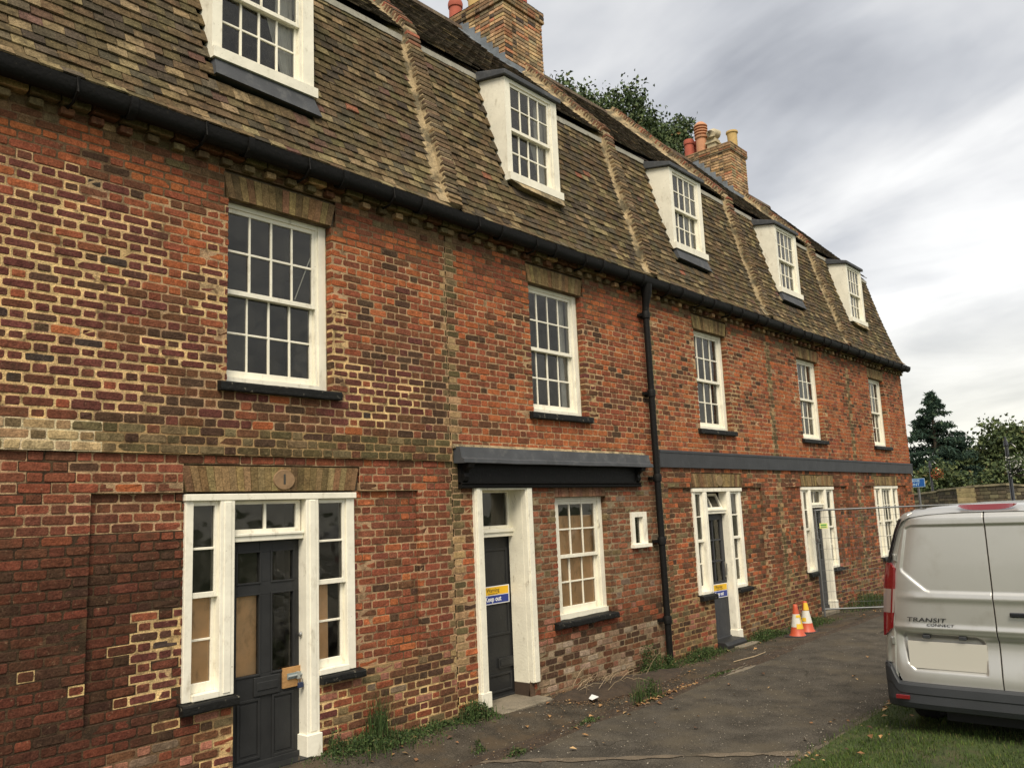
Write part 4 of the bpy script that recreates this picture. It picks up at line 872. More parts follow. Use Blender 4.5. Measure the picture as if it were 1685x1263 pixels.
        if k != 4:
            f_ = fanlight(un, pl1, pr0, hopper=(k == 2)); y = .115; z0 = DOORZ[k] + .02; d = MB(); D0, D1 = pl1 - .0, pr0 + .005; s_ = (D1 - D0) / .75
            fx = lambda v: D0 + (v - 3.885) * s_
            if k == 0:
                glz = [(fx(3.985), fx(4.21), 1.70, 1.955, 'g'), (fx(4.34), fx(4.565), 1.70, 1.955, 'g'), (fx(3.975), fx(4.205), .925, 1.59, 'b'), (fx(4.34), fx(4.565), .925, 1.59, 'g')]
                core_with_openings(d, D0, D1, z0, 2.05, y, y + .045, [(a, b, c, e_) for a, b, c, e_, _ in glz], (1, 1, 1))
                for a, b, c, e_, _ in glz: panel_ring(d, a - .014, b + .014, c - .014, e_ + .014, y, .014, .009)
                panel_ring(d, fx(3.985), fx(4.215), .24, .73, y, .022, .012); panel_ring(d, fx(4.335), fx(4.565), .22, .735, y, .022, .012)
                d.box(fx(4.02), fx(4.18), y - .006, y, .28, .69); d.box(fx(4.37), fx(4.53), y - .006, y, .26, .695)
                d.box(D0, D1, y - .03, y, z0 - .01, z0 + .05)
                dr = d.build('door', M_dark, H); bevel(dr, .003)
                for a, b, c, e_, t in glz:
                    g_ = MB(); g_.quad((a, y + .02, c), (b, y + .02, c), (b, y + .02, e_), (a, y + .02, e_)); g_.build('pane', M_glass, dr)
                    if t == 'b': b_ = MB(); b_.box(a - .01, b + .01, y + .05, y + .06, c - .01, e_ + .01); b_.build('plywood_board', M_ply, dr)
                l_ = MB(); l_.box(4.145, 4.40, y - .02, y, .745, .90); l_.box(4.17, 4.375, y - .028, y - .02, .79, .86); bevel(l_.build('letter_box', M_dark, dr), .004)
                kn = MB(); kn.lathe((4.612, y, 1.205), [(.012, 0), (.012, -.02), (.025, -.03), (.028, -.045), (.015, -.055)], 14, axis='y'); kn.build('knob', M_tin, dr, smooth=True)
                bp_ = MB(); bp_.box(4.43, 4.64, y - .022, y - .001, .765, .935, (.42, .23, .085)); bp_.build('bolt_board', M_vcr, dr)
                bo = MB(); bo.tube([(4.47, y - .04, .86), (4.665, y - .045, .865)], .010, 8, (.30, .33, .33)); bo.box(4.47, 4.61, y - .030, y - .0225, .835, .885, (.22, .27, .27)); bo.box(4.56, 4.585, y - .056, y - .022, .83, .89, (.3, .32, .3)); bo.build('bolt', M_vc, dr)
                lk = thing('padlock', (4.573, y - .07, .76), 'small padlock with steel shackle hanging on the bolt of the dark panelled door', 'padlock')
                b_ = MB(); b_.box(4.548, 4.60, y - .088, y - .060, .755, .80, (.02, .03, .07)); bevel(b_.build('lock_body', M_vc, lk), .004); b_ = MB()
                b_.tube([(4.555, y - .074, .795), (4.555, y - .074, .82), (4.563, y - .074, .838), (4.574, y - .074, .843), (4.585, y - .074, .838), (4.593, y - .074, .82), (4.593, y - .074, .795)], .0045, 7); b_.build('shackle', M_tin, lk, smooth=True)
            else:
                zg = .96 if k == 2 else 1.02; glz = []
                ca, cb = D0 + .07, D1 - .10; mid = (ca + cb) / 2
                for r in range(3):
                    za = zg + (1.965 - zg) * r / 3; zb2 = zg + (1.965 - zg) * (r + 1) / 3
                    glz += [(ca, mid - .012, za + .012, zb2 - .012), (mid + .012, cb, za + .012, zb2 - .012)]
                core_with_openings(d, D0, D1, z0, 2.045, y, y + .045, glz, (1, 1, 1)); d.box(D0, D1, y - .02, y, z0, z0 + .10)
                dr = d.build('door', M_slate, H); bevel(dr, .003)
                for a, b, c, e_ in glz: g_ = MB(); g_.quad((a, y + .02, c), (b, y + .02, c), (b, y + .02, e_), (a, y + .02, e_)); g_.build('pane', M_glass, dr)
                if k == 3: pleat(dr, ca - .02, cb + .02, ca - .02, cb + .02, zg, 1.97, y + .09, 20)
                else: 
                    hb = MB(); hb.tube([(cb + .05, y - .03, 1.05), (cb + .05, y - .04, 1.24)], .010, 8); hb.box(cb + .03, cb + .07, y - .02, y, 1.02, 1.27); hb.build('handle', M_tin, dr)
            st = MB(); 
            if k == 2: st.prism([(-.16, -.06), (-.17, .03), (-.12, .075), (.12, .085), (.12, -.06)], D0 + .0, D1 - .02); bevel(st.build('doorstep', M_dark, H), .01, 2); st = MB(); st.box(12.45, 13.1, -.30, -.17, -.06, .0); bevel(st.build('stone_slab', M_concrete, H), .01)
            else: st.box(D0 - .02, D1 + .02, -.05 if k == 0 else -.08, .12, -.05, z0 + .005); st.build('doorstep', M_dark if k == 0 else M_concrete, H)
    if k == 1: chimney(H, 10.25, 11.33, 2.12, 4.4, 11.27, [(10.62, 3.62, 'red'), (10.62, 3.12, 'yellow'), (11.05, 2.38, 'red')], 260)
    if k == 3: chimney(H, 18.73, 19.62, 2.05, 4.3, 11.16, [(19.15, 3.38, 'red'), (19.42, 3.30, 'red'), (19.1, 2.99, 'louvre'), (19.12, 2.68, 'cream'), (19.28, 2.22, 'yellow')], 0)
    if k == 2:
        # cast iron downpipe with swan neck from the gutter
        dp = MB(); px, py = 10.60, -.105
        dp.tube([(px - .03, -.165, 5.50), (px - .02, -.155, 5.36), (px - .01, -.125, 5.22), (px, py, 5.12), (px, py, 5.0)], [.085, .075, .055, .05, .048], 14)
        dp.tube([(px, py, 5.05), (px + .01, py, 2.6), (px + .03, py, 0.0)], .046, 14)
        for zc in (5.04, 3.86, 2.62, 1.72, .62): dp.lathe((px + .03 * (1 - zc / 5), py, zc), [(.048, -.05), (.060, -.05), (.062, .04), (.054, .055), (.047, .055)], 14); dp.box(px - .085, px + .11, py + .03, -.005, zc - .02, zc + .02)
        dp.build('downpipe', M_black, H, smooth=True)
    if k == 4:
        ge = MB(); P = [(0, ZB0), (0, 5.7), (.1, 6.1), (.39, 7.0), (.67, 8.1), RIDGE, (6.5, 7.9), (6.5, ZB0)]
        ge.add([(23.46, p[0], p[1]) for p in P] + [(23.52, p[0] + (.02 if i == 0 or i == 1 else 0), p[1]) for i, p in enumerate(P)], [tuple(range(8)), tuple(range(8, 16))[::-1]] + [(i, 8 + i, 8 + (i + 1) % 8, (i + 1) % 8) for i in range(8)], (.24, .085, .045)); ge.build('gable_wall', M_brick, H)

# ------------------------------------------------------------------ warning signs
def warning_sign(X0, X1, Z0, Z1, y, tilt, label):
    s = thing('warning_sign', ((X0 + X1) / 2, y, (Z0 + Z1) / 2), label, 'sign', 'keep out signs fixed to the doors')
    w, h = X1 - X0, Z1 - Z0
    def part(name, a, b, c, d, col, dy): m = MB(); m.box(X0 + a * w, X0 + b * w, y - dy, y - dy + .002, Z0 + c * h, Z0 + d * h, col); m.build(name, M_vc, s)
    part('board', 0, 1, 0, 1, (.78, .78, .78), .004); part('yellow_field', .03, .97, .52, .95, (.80, .47, .01), .0055); part('blue_field', .03, .97, .05, .48, (.012, .035, .24), .0055)
    text_mesh('lettering', 'Warning', h * .33, M_vc, s, (X0 + w * .5, y - .0070, Z0 + h * .77), (1, 0, 0), (0, 0, 1), .0005, wscale=.95, col=(.09, .05, .01))
    text_mesh('lettering', 'Construction site', h * .11, M_vc, s, (X0 + w * .5, y - .0070, Z0 + h * .585), (1, 0, 0), (0, 0, 1), .0005, col=(.12, .07, .01))
    text_mesh('lettering', 'Keep out', h * .38, M_vc, s, (X0 + w * .5, y - .0070, Z0 + h * .28), (1, 0, 0), (0, 0, 1), .0005, wscale=.95, bold=.002, col=(.82, .82, .82))
    s.rotation_euler = (0, tilt, 0); return s
warning_sign(7.10, 7.68, 1.165, 1.37, .27, 0, 'yellow and blue keep out sign on the narrow door under the lead canopy')
warning_sign(12.33, 12.92, .715, .935, .110, rad(1), 'yellow and blue keep out sign on the glazed grey door past the drainpipe')

# ------------------------------------------------------------------ traffic cones
def cone(x, y, tape, label, tilt=0, worn=0):
    z = gz(x, y) - .005 if y > -.95 else 0.0
    c = thing('traffic_cone', (x, y, z), label, 'traffic cone', 'traffic cones against the terrace wall')
    OR = (.50, .085, .035); b = MB(); b.box(x - .155, x + .155, y - .155, y + .155, z + .002, z + .03, (.035, .03, .03)); bevel(b.build('base', M_vcr, c), .012, 2)
    b = MB(); b.lathe((x, y, z), [(.135, .028), (.125, .045), (.112, .06), (.093, .17)], 24, OR, cap=False); b.lathe((x, y, z), [(.055, .37), (.040, .47), (.034, .52), (.030, .525), (.022, .52)], 24, OR, cap=False); b.build('cone_body', M_vc, c, smooth=True)
    b = MB(); b.lathe((x, y, z), [(.0935, .168), (.0555, .372)], 24, (.62, .60, .53), cap=False); b.build('reflective_sleeve', M_vc, c, smooth=True)
    if tape:
        t = MB()
        for (z0, z1, a0, a1) in tape:
            n = 8
            for i in range(n):
                A, B = rad(a0 + (a1 - a0) * i / n), rad(a0 + (a1 - a0) * (i + 1) / n); r0 = .1215 - z0 * .178 ; r1 = .1215 - z1 * .178; r0 += .006; r1 += .006
                t.quad((x + r0 * math.cos(A), y + r0 * math.sin(A), z + z0), (x + r0 * math.cos(B), y + r0 * math.sin(B), z + z0), (x + r1 * math.cos(B), y + r1 * math.sin(B), z + z1), (x + r1 * math.cos(A), y + r1 * math.sin(A), z + z1), (.72, .46, .03))
        t.build('yellow_tape', M_vc, c)
    return c
cone(13.85, -.62, [(.14, .22, 200, 300), (.17, .33, 255, 330), (.32, .36, 200, 290)], 'traffic cone nearer the drainpipe with yellow tape round its sleeve')
cone(14.36, -.58, [(.38, .50, 170, 300), (.20, .26, 150, 200)], 'traffic cone nearer the fence with yellow tape near its tip')

# ------------------------------------------------------------------ temporary fence panels
def fence_panel(A, B, zt, z0, label, sign=None, lean=(0, 0)):
    t = thing('mesh_fence', (A[0], A[1], z0), label, 'fence', 'temporary wire mesh fence panels')
    A3 = Vector((A[0], A[1], 0)); B3 = Vector((B[0], B[1], 0)); d = (B3 - A3); Ln = d.length; d.normalize()
    def P(s, z): q = A3 + d * s; return (q.x + lean[0] * z, q.y + lean[1] * z, z)
    for s in (0.02, Ln - .02): m = MB(); m.tube([P(s, z0), P(s, zt)], .021, 10); m.build('post', M_steel, t, smooth=True)
    for z in (z0 + .13, zt - .02): m = MB(); m.tube([P(0, z), P(Ln, z)], .0165, 10); m.build('rail', M_steel, t, smooth=True)
    m = MB(); s = .07
    while s < Ln - .03: m.tube([P(s, z0 + .13), P(s, zt - .02)], .0018, 3); s += .055
    z = z0 + .25
    while z < zt - .05: m.tube([P(0, z), P(Ln, z)], .0032, 3); z += .2
    m.build('wire_mesh', M_steel, t, kind='stuff')
    m = MB(); f = P(0.02, z0); m.box(f[0] - .03, f[0] + .03, f[1] - .03, f[1] + .03, zt - .62, zt - .56); m.build('clamp', M_steel, t)
    return t
fp = fence_panel((16.2, -.17), (18.45, -3.0), 2.03, .02, 'wire mesh fence panel leaning from the wall towards the van')
fence_panel((18.62, -3.02), (21.6, -4.75), 2.0, .1, 'second mesh fence panel, mostly hidden behind the van')
fs = thing('fence_tag', (16.28, -.27, 1.72), 'small yellow and green tag wired to the mesh fence panel', 'sign')
m = MB(); a = Vector((16.24, -.235, 0)); b = Vector((16.335, -.355, 0)); off = Vector((-.012, -.009, 0))
def tagq(za, zb_, s0, s1, col, o=1): p = a + (b - a) * s0 + off * o; q = a + (b - a) * s1 + off * o; m.add([(p.x, p.y, za), (q.x, q.y, za), (q.x, q.y, zb_), (p.x, p.y, zb_), (p.x + .003, p.y + .004, za), (q.x + .003, q.y + .004, za), (q.x + .003, q.y + .004, zb_), (p.x + .003, p.y + .004, zb_)], [(0, 1, 2, 3), (0, 4, 5, 1), (1, 5, 6, 2), (2, 6, 7, 3), (3, 7, 4, 0)], col)
tagq(1.66, 1.76, 0, 1, (.62, .66, .22)); m.build('plate', M_vc, fs)
m = MB(); tagq(1.715, 1.74, .15, .85, (.10, .30, .08), 1.4); tagq(1.68, 1.695, .15, .85, (.15, .30, .10), 1.4); m.build('print', M_vc, fs)

# ------------------------------------------------------------------ van
VX, VC, VG = 8.08, -4.79, .13
OUT = [(.36, .90), (.45, .935), (.55, .937), (.73, .935), (1.03, .915), (1.25, .893), (1.45, .872), (1.7, .815), (1.9, .75), (1.99, .71), (2.035, .685), (2.07, .62), (2.092, .47), (2.104, .25), (2.107, 0.0)]
zo = np.array([o[0] for o in OUT]); wo = np.array([o[1] for o in OUT])
def hw(z): return float(np.interp(z, zo, wo))
def sdf_poly(px, pz, poly):
    d = 1e9; inside = False; n = len(poly)
    for i in range(n):
        ax, az = poly[i]; bx, bz = poly[(i + 1) % n]; ex, ez = bx - ax, bz - az; wx, wz = px - ax, pz - az
        t = max(0, min(1, (wx * ex + wz * ez) / (ex * ex + ez * ez))); d = min(d, math.hypot(wx - ex * t, wz - ez * t))
        if (az > pz) != (bz > pz) and px < (bx - ax) * (pz - az) / (bz - az) + ax: inside = not inside
    return -d if inside else d
def sst(a, b, x): t = min(1, max(0, (x - a) / (b - a))); return t * t * (3 - 2 * t)
PW = [(.0, 1.945), (.60, 1.945), (.655, 1.92), (.725, 1.56), (.715, 1.53), (.53, 1.37), (.49, 1.355), (-.2, 1.352)]
PP = [(.10, .955), (.16, 1.0), (.74, 1.015), (.775, .97), (.745, .74), (.68, .68), (.10, .68)]
def rear_x(u, z):
    x = VX + .085 * abs(u) ** 7 + .05 * max(0, (z - 1.3) / .8) ** 1.5 * .6 + (.16 * max(0, (z - 1.98) / .127) ** 2.5 if z > 1.98 else 0)
    return x
def rear_surf(u, z, left, detail=True):
    w = hw(z); y = VC + u * w; d = abs(y - VC); x = rear_x(u, z)
    if detail:
        x += .013 * (1 - sst(-.016, .0, sdf_poly(d, z, PW)))
        # crowned ribs
        x -= .010 * math.exp(-((z - 1.315) / .03) ** 2) * (1 if d < .6 else max(0, 1 - (d - .6) / .2))
        zs_ = .985 if d < .70 else .985 + (d - .70) * .2; sh_ = (1 - sst(zs_ - .03, zs_ + .035, z)) * sst(.62, .93, z); fadeo = (1 - sst(.74, .83, d)); x += .040 * sh_ * (.35 + .65 * fadeo) - .010 * math.exp(-((z - 1.055) / .022) ** 2)
        if left: x += .030 * (1 - sst(-.030, .0, sdf_poly(d, z, PP)))
        x += .008 * math.exp(-((z - 2.025) / .012) ** 2)
        x += .02 * (1 - sst(0, .007, d))
    return (x, y, z)
van = thing('van', (10.2, VC, VG), 'silver panel van parked on the grass verge, seen from behind', 'van')
for sgn, nm in ((1, 'left'), (-1, 'right')):
    us = np.concatenate([np.linspace(.0035, .012, 4), np.linspace(.02, .90, 88)]); zs = np.linspace(.575, 2.068, 170); V = []; ok = []
    for z in zs:
        for u in us:
            p = rear_surf(sgn * u, z, sgn == 1); V.append(p)
    nx = len(us); F = []
    def inside(i, j):
        u, z = us[i], zs[j]; d = u * hw(z)
        # rounded lower outer corner of the door
        return not (z < .73 and d > .80 - .0 + (z - .575) * .45)
    for j in range(len(zs) - 1):
        for i in range(nx - 1):
            if inside(i, j) and inside(i + 1, j + 1):
                a = j * nx + i; F.append((a, a + 1, a + nx + 1, a + nx) if sgn < 0 else (a + 1, a, a + nx, a + nx + 1))
    V = np.array(V) - np.array(WL[van]); F = np.array(F)
    o = fast_quads('rear_door', V, F, np.ones((len(F), 3)), M_silver, van, label='rear door with recessed number plate' if sgn == 1 else 'rear door with handle'); o.data.polygons.foreach_set('use_smooth', [True] * len(F))
# body loft
st = []
def topz(X):
    t = X - VX; return float(np.interp(t, [0, .10, .25, .6, 1.6, 2.5, 2.8, 3.1, 3.45, 3.6, 4.1, 4.3, 4.42], [2.02, 2.08, 2.105, 2.115, 2.12, 2.10, 2.03, 1.82, 1.48, 1.38, 1.24, 1.08, .82]))
def wid(X): t = X - VX; return float(np.interp(t, [0, .06, .14, .3, 3.3, 4.0, 4.3, 4.42], [.955, .985, 1.0, 1.0, 1.0, .96, .88, .70]))
XS = [VX + t for t in (.045, .08, .14, .25, .45, .9, 1.4, 1.9, 2.4, 2.6, 2.8, 2.95, 3.1, 3.3, 3.45, 3.6, 3.85, 4.1, 4.22, 4.32, 4.40, 4.42)]
ang = list(zip(zo, wo)); body = MB(); ring = None; K = 2 * len(ang) - 1; vs = []; fcs = []
for X in XS:
    tz, ww = topz(X), wid(X); pts = []
    for z, w in ang: zz = .36 + (z - .36) * (tz - .36) / (2.107 - .36); pts.append((X, VC + w * ww, zz))
    pts += [(p[0], 2 * VC - p[1], p[2]) for p in pts[-2::-1]]; vs += pts
for i in range(len(XS) - 1):
    for j in range(K - 1): a = i * K + j; fcs.append((a, a + K, a + K + 1, a + 1))
    fcs.append((i * K + K - 1, i * K + K - 1 + K, i * K + K, i * K))
fcs.append(tuple(range((len(XS) - 1) * K, len(XS) * K))); body.add(vs, fcs)
bo = body.build('body', M_silver, van, smooth='all')
# corner pillars closing the gap from doors to body
pm = MB()
for sgn in (1, -1):
    zs2 = np.linspace(.50, 2.09, 60); prevr = None
    for z in zs2:
        r = []
        for u in np.linspace(.895, 1.0, 7): r.append((rear_x(u, z) + (.012 if u < .9 else 0), VC + sgn * u * hw(z), z))
        r.append((VX + .16, VC + sgn * hw(z) * 1.001, z))
        if prevr:
            for q in range(7): pm.quad(*((prevr[q], prevr[q + 1], r[q + 1], r[q]) if sgn < 0 else (prevr[q + 1], prevr[q], r[q], r[q + 1])))
        prevr = r
zt = [2.066, 2.08, 2.092, 2.100, 2.105]
for a, b in zip(range(-20, 20), range(-19, 21)):
    ua, ub = a / 20 * .9, b / 20 * .9
    for q in range(3):
        z0, z1 = zt[q], zt[q + 1]; xo = [0, .03, .07, .13][q], [0, .03, .07, .13][q + 1]
        def pt_(u, z, xo_): lim = min(abs(u) * hw(2.05), .62); return (rear_x(u * .6, 2.068) + xo_, VC + math.copysign(lim, u) , z - .03 * (abs(u)) ** 4)
        pm.quad(pt_(ua, z0, xo[0]), pt_(ub, z0, xo[0]), pt_(ub, z1, xo[1]), pt_(ua, z1, xo[1]))
pm.build('rear_frame', M_silver, van, smooth='all')
ib = MB(); ib.box(VX + .11, VX + .13, VC - .62, VC + .62, .45, 2.0); ib.box(VX + .2, VX + 4.2, VC - .8, VC + .8, .33, .42); ib.box(VX + .14, VX + .5, VC - .6, VC + .5, .26, .36); ib.build('underbody', M_rubber, van)
def surf_patch(name, material, u0f, u1f, z0, z1, off, nu=8, nz=24, sgn=1, side=True, label=None):
    m = MB(); prev = None
    for j in range(nz + 1):
        z = z0 + (z1 - z0) * j / nz; a, b = u0f(z), u1f(z); r = []
        for i in range(nu + 1):
            u = a + (b - a) * i / nu; uu = min(u, 1.0); r.append((rear_x(uu, z) - off, VC + sgn * (uu * hw(z) + off * .8), z))
            if i == 0: r.insert(0, (rear_x(uu, z) + .012, VC + sgn * (uu * hw(z)), z))
        r.append((VX + .17, VC + sgn * (hw(z) + off * .7), z)); r.append((VX + .18, VC + sgn * (hw(z) - .005), z))
        if prev:
            for q in range(len(r) - 1): m.quad(*((prev[q], prev[q + 1], r[q + 1], r[q]) if sgn < 0 else (prev[q + 1], prev[q], r[q], r[q + 1])))
        else: m.add(r, [tuple(range(len(r)))])
        prev = r
    m.add(prev, [tuple(range(len(prev)))])
    return m.build(name, material, van, smooth=True)
for sgn in (1, -1):
    surf_patch('black_trim', M_trim, lambda z: .955 + .0 * z, lambda z: 1.0, 1.60, 2.0, .008, sgn=sgn)
    inner = lambda z: float(np.interp(z, [.965, 1.03, 1.2, 1.45, 1.56, 1.61], [.985, .915, .900, .885, .90, .95]))
    for za, zb_, mt in ((.965, 1.17, M_red), (1.17, 1.38, M_clear), (1.38, 1.61, M_red)):
        surf_patch('tail_light', mt, inner, lambda z: 1.0, za, zb_, .020, sgn=sgn)
    surf_patch('light_bezel', M_red, inner, lambda z: inner(z) + .015, 1.12, 1.40, .0225, nu=2, sgn=sgn)
for z in (1.655, .925):
    for sgn in (1, -1):
        hnge = MB(); y = VC + sgn * hw(z) * .925; x = rear_x(.93, z); hnge.box(x - .022, x + .03, y - .016, y + .016, z - .035, z + .035); hnge.box(x - .028, x - .01, y - .008, y + .010, z - .03, z + .03); bevel(hnge.build('hinge', M_tin, van), .004)
# bumper
m = MB(); prev = None; prof = [(.0, .585), (-.045, .58), (-.062, .565), (-.066, .50), (-.058, .49), (-.062, .42), (-.040, .375), (.02, .355)]
for i in range(61):
    u = -1 + 2 * i / 60; au = abs(u); xo = VX + .10 * au ** 9; up = .15 * sst(.86, .955, au)
    r = []
    for (dx, z) in prof: r.append((xo + dx * (1 - .3 * au ** 6), VC + u * (.948), z + up * max(0, (z - .40) / .18)))
    if prev:
        for q in range(len(r) - 1): m.quad(prev[q], r[q], r[q + 1], prev[q + 1])
    prev = r
for s_ in (1, -1):
    P = [(p[0], VC + s_ * .948, p[1]) for p in ((VX + .08, .73), (VX + .06, .42), (VX + .11, .37), (VX + .36, .40), (VX + .36, .70))]; m.add(P, [tuple(range(5)) if s_ > 0 else tuple(range(5))[::-1]])
    m.add([(VX + .04, VC + s_ * .948, .73), (VX + .36, VC + s_ * .948, .70), (VX + .36, VC + s_ * .90, .72), (VX + .05, VC + s_ * .87, .735)], [(0, 1, 2, 3)])
m.build('bumper', M_plastic, van, smooth=True)
for s_ in (1, -1): m = MB(); m.box(VX - .062, VX - .03, VC + s_ * .79 - .058, VC + s_ * .79 + .058, .445, .48); bevel(m.build('reflector', M_red, van), .003)
m = MB()
for i in range(16):
    a, b = -1 + i / 8, -1 + (i + 1) / 8; ha = .018 * (1 - a ** 4) + .001; hb = .018 * (1 - b ** 4) + .001; xx = VX + .05
    m.quad((xx + .005, VC - .03 + a * .225, 2.098 - 2 * ha), (xx + .005, VC - .03 + b * .225, 2.098 - 2 * hb), (xx + .055, VC - .03 + b * .225, 2.108), (xx + .055, VC - .03 + a * .225, 2.108))
m.build('brake_light', M_red, van)
m = MB(); m.box(rear_x(.5, .82) + .026, rear_x(.5, .82) + .034, VC + .095, VC + .725, .705, .935, (.50, .48, .42)); m.build('number_plate', M_vc, van)
for yy in (.56, .27): m = MB(); m.box(VX + .002, VX + .05, VC + yy - .03, VC + yy + .03, .965, .995); bevel(m.build('plate_lamp', M_plastic, van), .004)
m = MB(); m.box(VX - .03, VX - .012, VC - .34, VC - .115, 1.175, 1.215); m.box(VX - .012, VX + .03, VC - .16, VC - .125, 1.18, 1.21); m.box(VX - .012, VX + .03, VC - .33, VC - .30, 1.18, 1.21); bevel(m.build('handle', M_trim, van), .008, 2)
text_mesh('lettering', 'TRANSIT', .052, M_trim, van, (VX - .0075, VC + .545, 1.122), (0, -1, 0), (0, 0, 1), .002, wscale=1.55, bold=.0, shear=.15)
text_mesh('lettering', 'CONNECT', .030, M_trim, van, (VX - .0085, VC + .435, 1.082), (0, -1, 0), (0, 0, 1), .002, wscale=1.5, bold=.0, shear=.15)
for (wx, sy) in ((VX + .82, 1), (VX + .82, -1), (VX + 3.55, 1), (VX + 3.55, -1)):
    yc = VC + sy * .80; m = MB(); m.lathe((wx, yc, VG + .30), [(.20, -.10), (.30, -.105), (.318, -.08), (.322, 0), (.318, .08), (.30, .105), (.20, .10)], 28, axis='y'); wh = m.build('wheel', M_rubber, van, smooth=True)
    m = MB(); m.lathe((wx, yc + sy * .07, VG + .30), [(.21, 0), (.20, sy * .02), (.12, sy * .01), (.05, sy * .03)], 20, axis='y'); m.build('rim', M_tin, wh)
m = MB()
for s_ in (1, -1):
    y = VC + s_ * .885; m.add([(VX + 2.15, y - s_ * .006, 1.42), (VX + 3.0, y - s_ * .006, 1.42), (VX + 2.85, y - s_ * .08, 1.82), (VX + 2.15, y - s_ * .085, 1.84)], [(0, 1, 2, 3)])
m.build('side_window', M_trim, van)
m = MB(); m.add([(VX + 2.87, VC - .60, 2.015), (VX + 2.87, VC + .60, 2.015), (VX + 3.47, VC + .74, 1.50), (VX + 3.47, VC - .74, 1.50)], [(0, 1, 2, 3)]); m.build('windscreen', M_trim, van)
for s_ in (1, -1): m = MB(); m.box(VX + 2.95, VX + 3.1, VC + s_ * .97 - .09, VC + s_ * .97 + .09, 1.35, 1.58); bevel(m.build('wing_mirror', M_trim, van), .03, 2); m = MB(); m.box(VX + 4.2, VX + 4.40, VC + s_ * .66 - .14, VC + s_ * .66 + .14, .88, 1.02); bevel(m.build('headlight', M_clear, van), .02)

# ------------------------------------------------------------------ foliage
def leaf_quads(P, size, nrm_spread=1.0, aspect=1.0, elong=None):
    n = len(P); a = rng.normal(size=(n, 3)); a /= np.linalg.norm(a, axis=1)[:, None]; b = rng.normal(size=(n, 3)); b -= a * np.sum(a * b, axis=1)[:, None]; b /= np.linalg.norm(b, axis=1)[:, None]
    s = size * rng.uniform(.6, 1.3, (n, 1)); c = np.cross(a, b) * .25
    V = np.stack([P - a * s, P + b * s * aspect * .6 + c * s, P + a * s, P - b * s * aspect * .6 + c * s], axis=1).reshape(-1, 3); F = np.arange(4 * n).reshape(n, 4); return V, F
def leafcols(n, pal, w, var=.25): idx = rng.choice(len(pal), n, p=np.array(w) / sum(w)); return np.array(pal)[idx] * rng.uniform(1 - var, 1 + var, (n, 1))
GR = [(.050, .078, .032), (.075, .108, .042), (.11, .14, .055), (.036, .055, .026), (.22, .12, .045)]
def broad_tree(name, base, trunk_h, lumps, n, size, label, w=(3, 4, 2, 2, .15), pal=GR, cat='tree', group=None, inner=.35):
    t = thing(name, base, label, cat, group); m = MB(); top = Vector(lumps[0][:3])
    bx, by, bz = base; m.tube([(bx, by, bz - .2), (bx + .1, by, bz + trunk_h * .5), (bx + .15, by, bz + trunk_h)], [.38 * trunk_h / 8, .28 * trunk_h / 8, .2 * trunk_h / 8], 8)
    for l in lumps: p = Vector((bx + .15, by, bz + trunk_h * .85)); q = Vector(l[:3]); mid = (p + q) / 2 + Vector((0, 0, -.3)); m.tube([tuple(p), tuple(mid), tuple(q)], [.12 * trunk_h / 8, .07 * trunk_h / 8, .03], 6)
    m.build('trunk', M_bark, t, smooth='all')
    vol = np.array([l[3] ** 2 for l in lumps]); cnt = (vol / vol.sum() * n).astype(int); PP_ = []
    for l, c in zip(lumps, cnt):
        # sub clumps on the lump surface
        k = max(10, int(20 * l[3])); d = rng.normal(size=(k, 3)); d /= np.linalg.norm(d, axis=1)[:, None]; cc = np.array(l[:3]) + d * l[3] * rng.uniform(.45, 1.0, (k, 1)) * np.array([1, 1, .85]); idx = rng.integers(0, k, c)
        PP_.append(cc[idx] + rng.normal(size=(c, 3)) * l[3] * .23 * np.array([1, 1, .75]))
    P = np.concatenate(PP_); V, F = leaf_quads(P, size); C = leafcols(len(P), pal, w); fast_quads('crown', V - np.array(base), F, C, M_leaf, t); return t
broad_tree('broadleaf_tree', (26, 11, 0), 12, [(21.6, 10, 15.7, 1.4), (22.9, 10, 16.5, 1.0), (24.0, 10, 16.6, .9), (25.2, 10.3, 16.5, 1.2), (26.0, 10, 16.4, 1.3), (27.6, 10, 16.2, 1.5), (29.4, 10, 16.9, 1.2), (26.9, 10, 17.55, 1.25), (28.4, 10, 17.0, 1.25), (30.2, 10, 17.9, .95), (31.2, 10, 18.3, .75), (30.9, 10, 16.4, 1.2), (26.3, 11, 14.6, 2.2), (29.2, 11, 14.4, 2.2), (22.5, 11, 12.5, 2.4), (31, 11, 13.4, 1.6), (28, 12, 11.5, 2.8), (24.3, 11, 13.7, 1.8)], 60000, .088, 'large green tree rising behind the roof between the two chimneys')
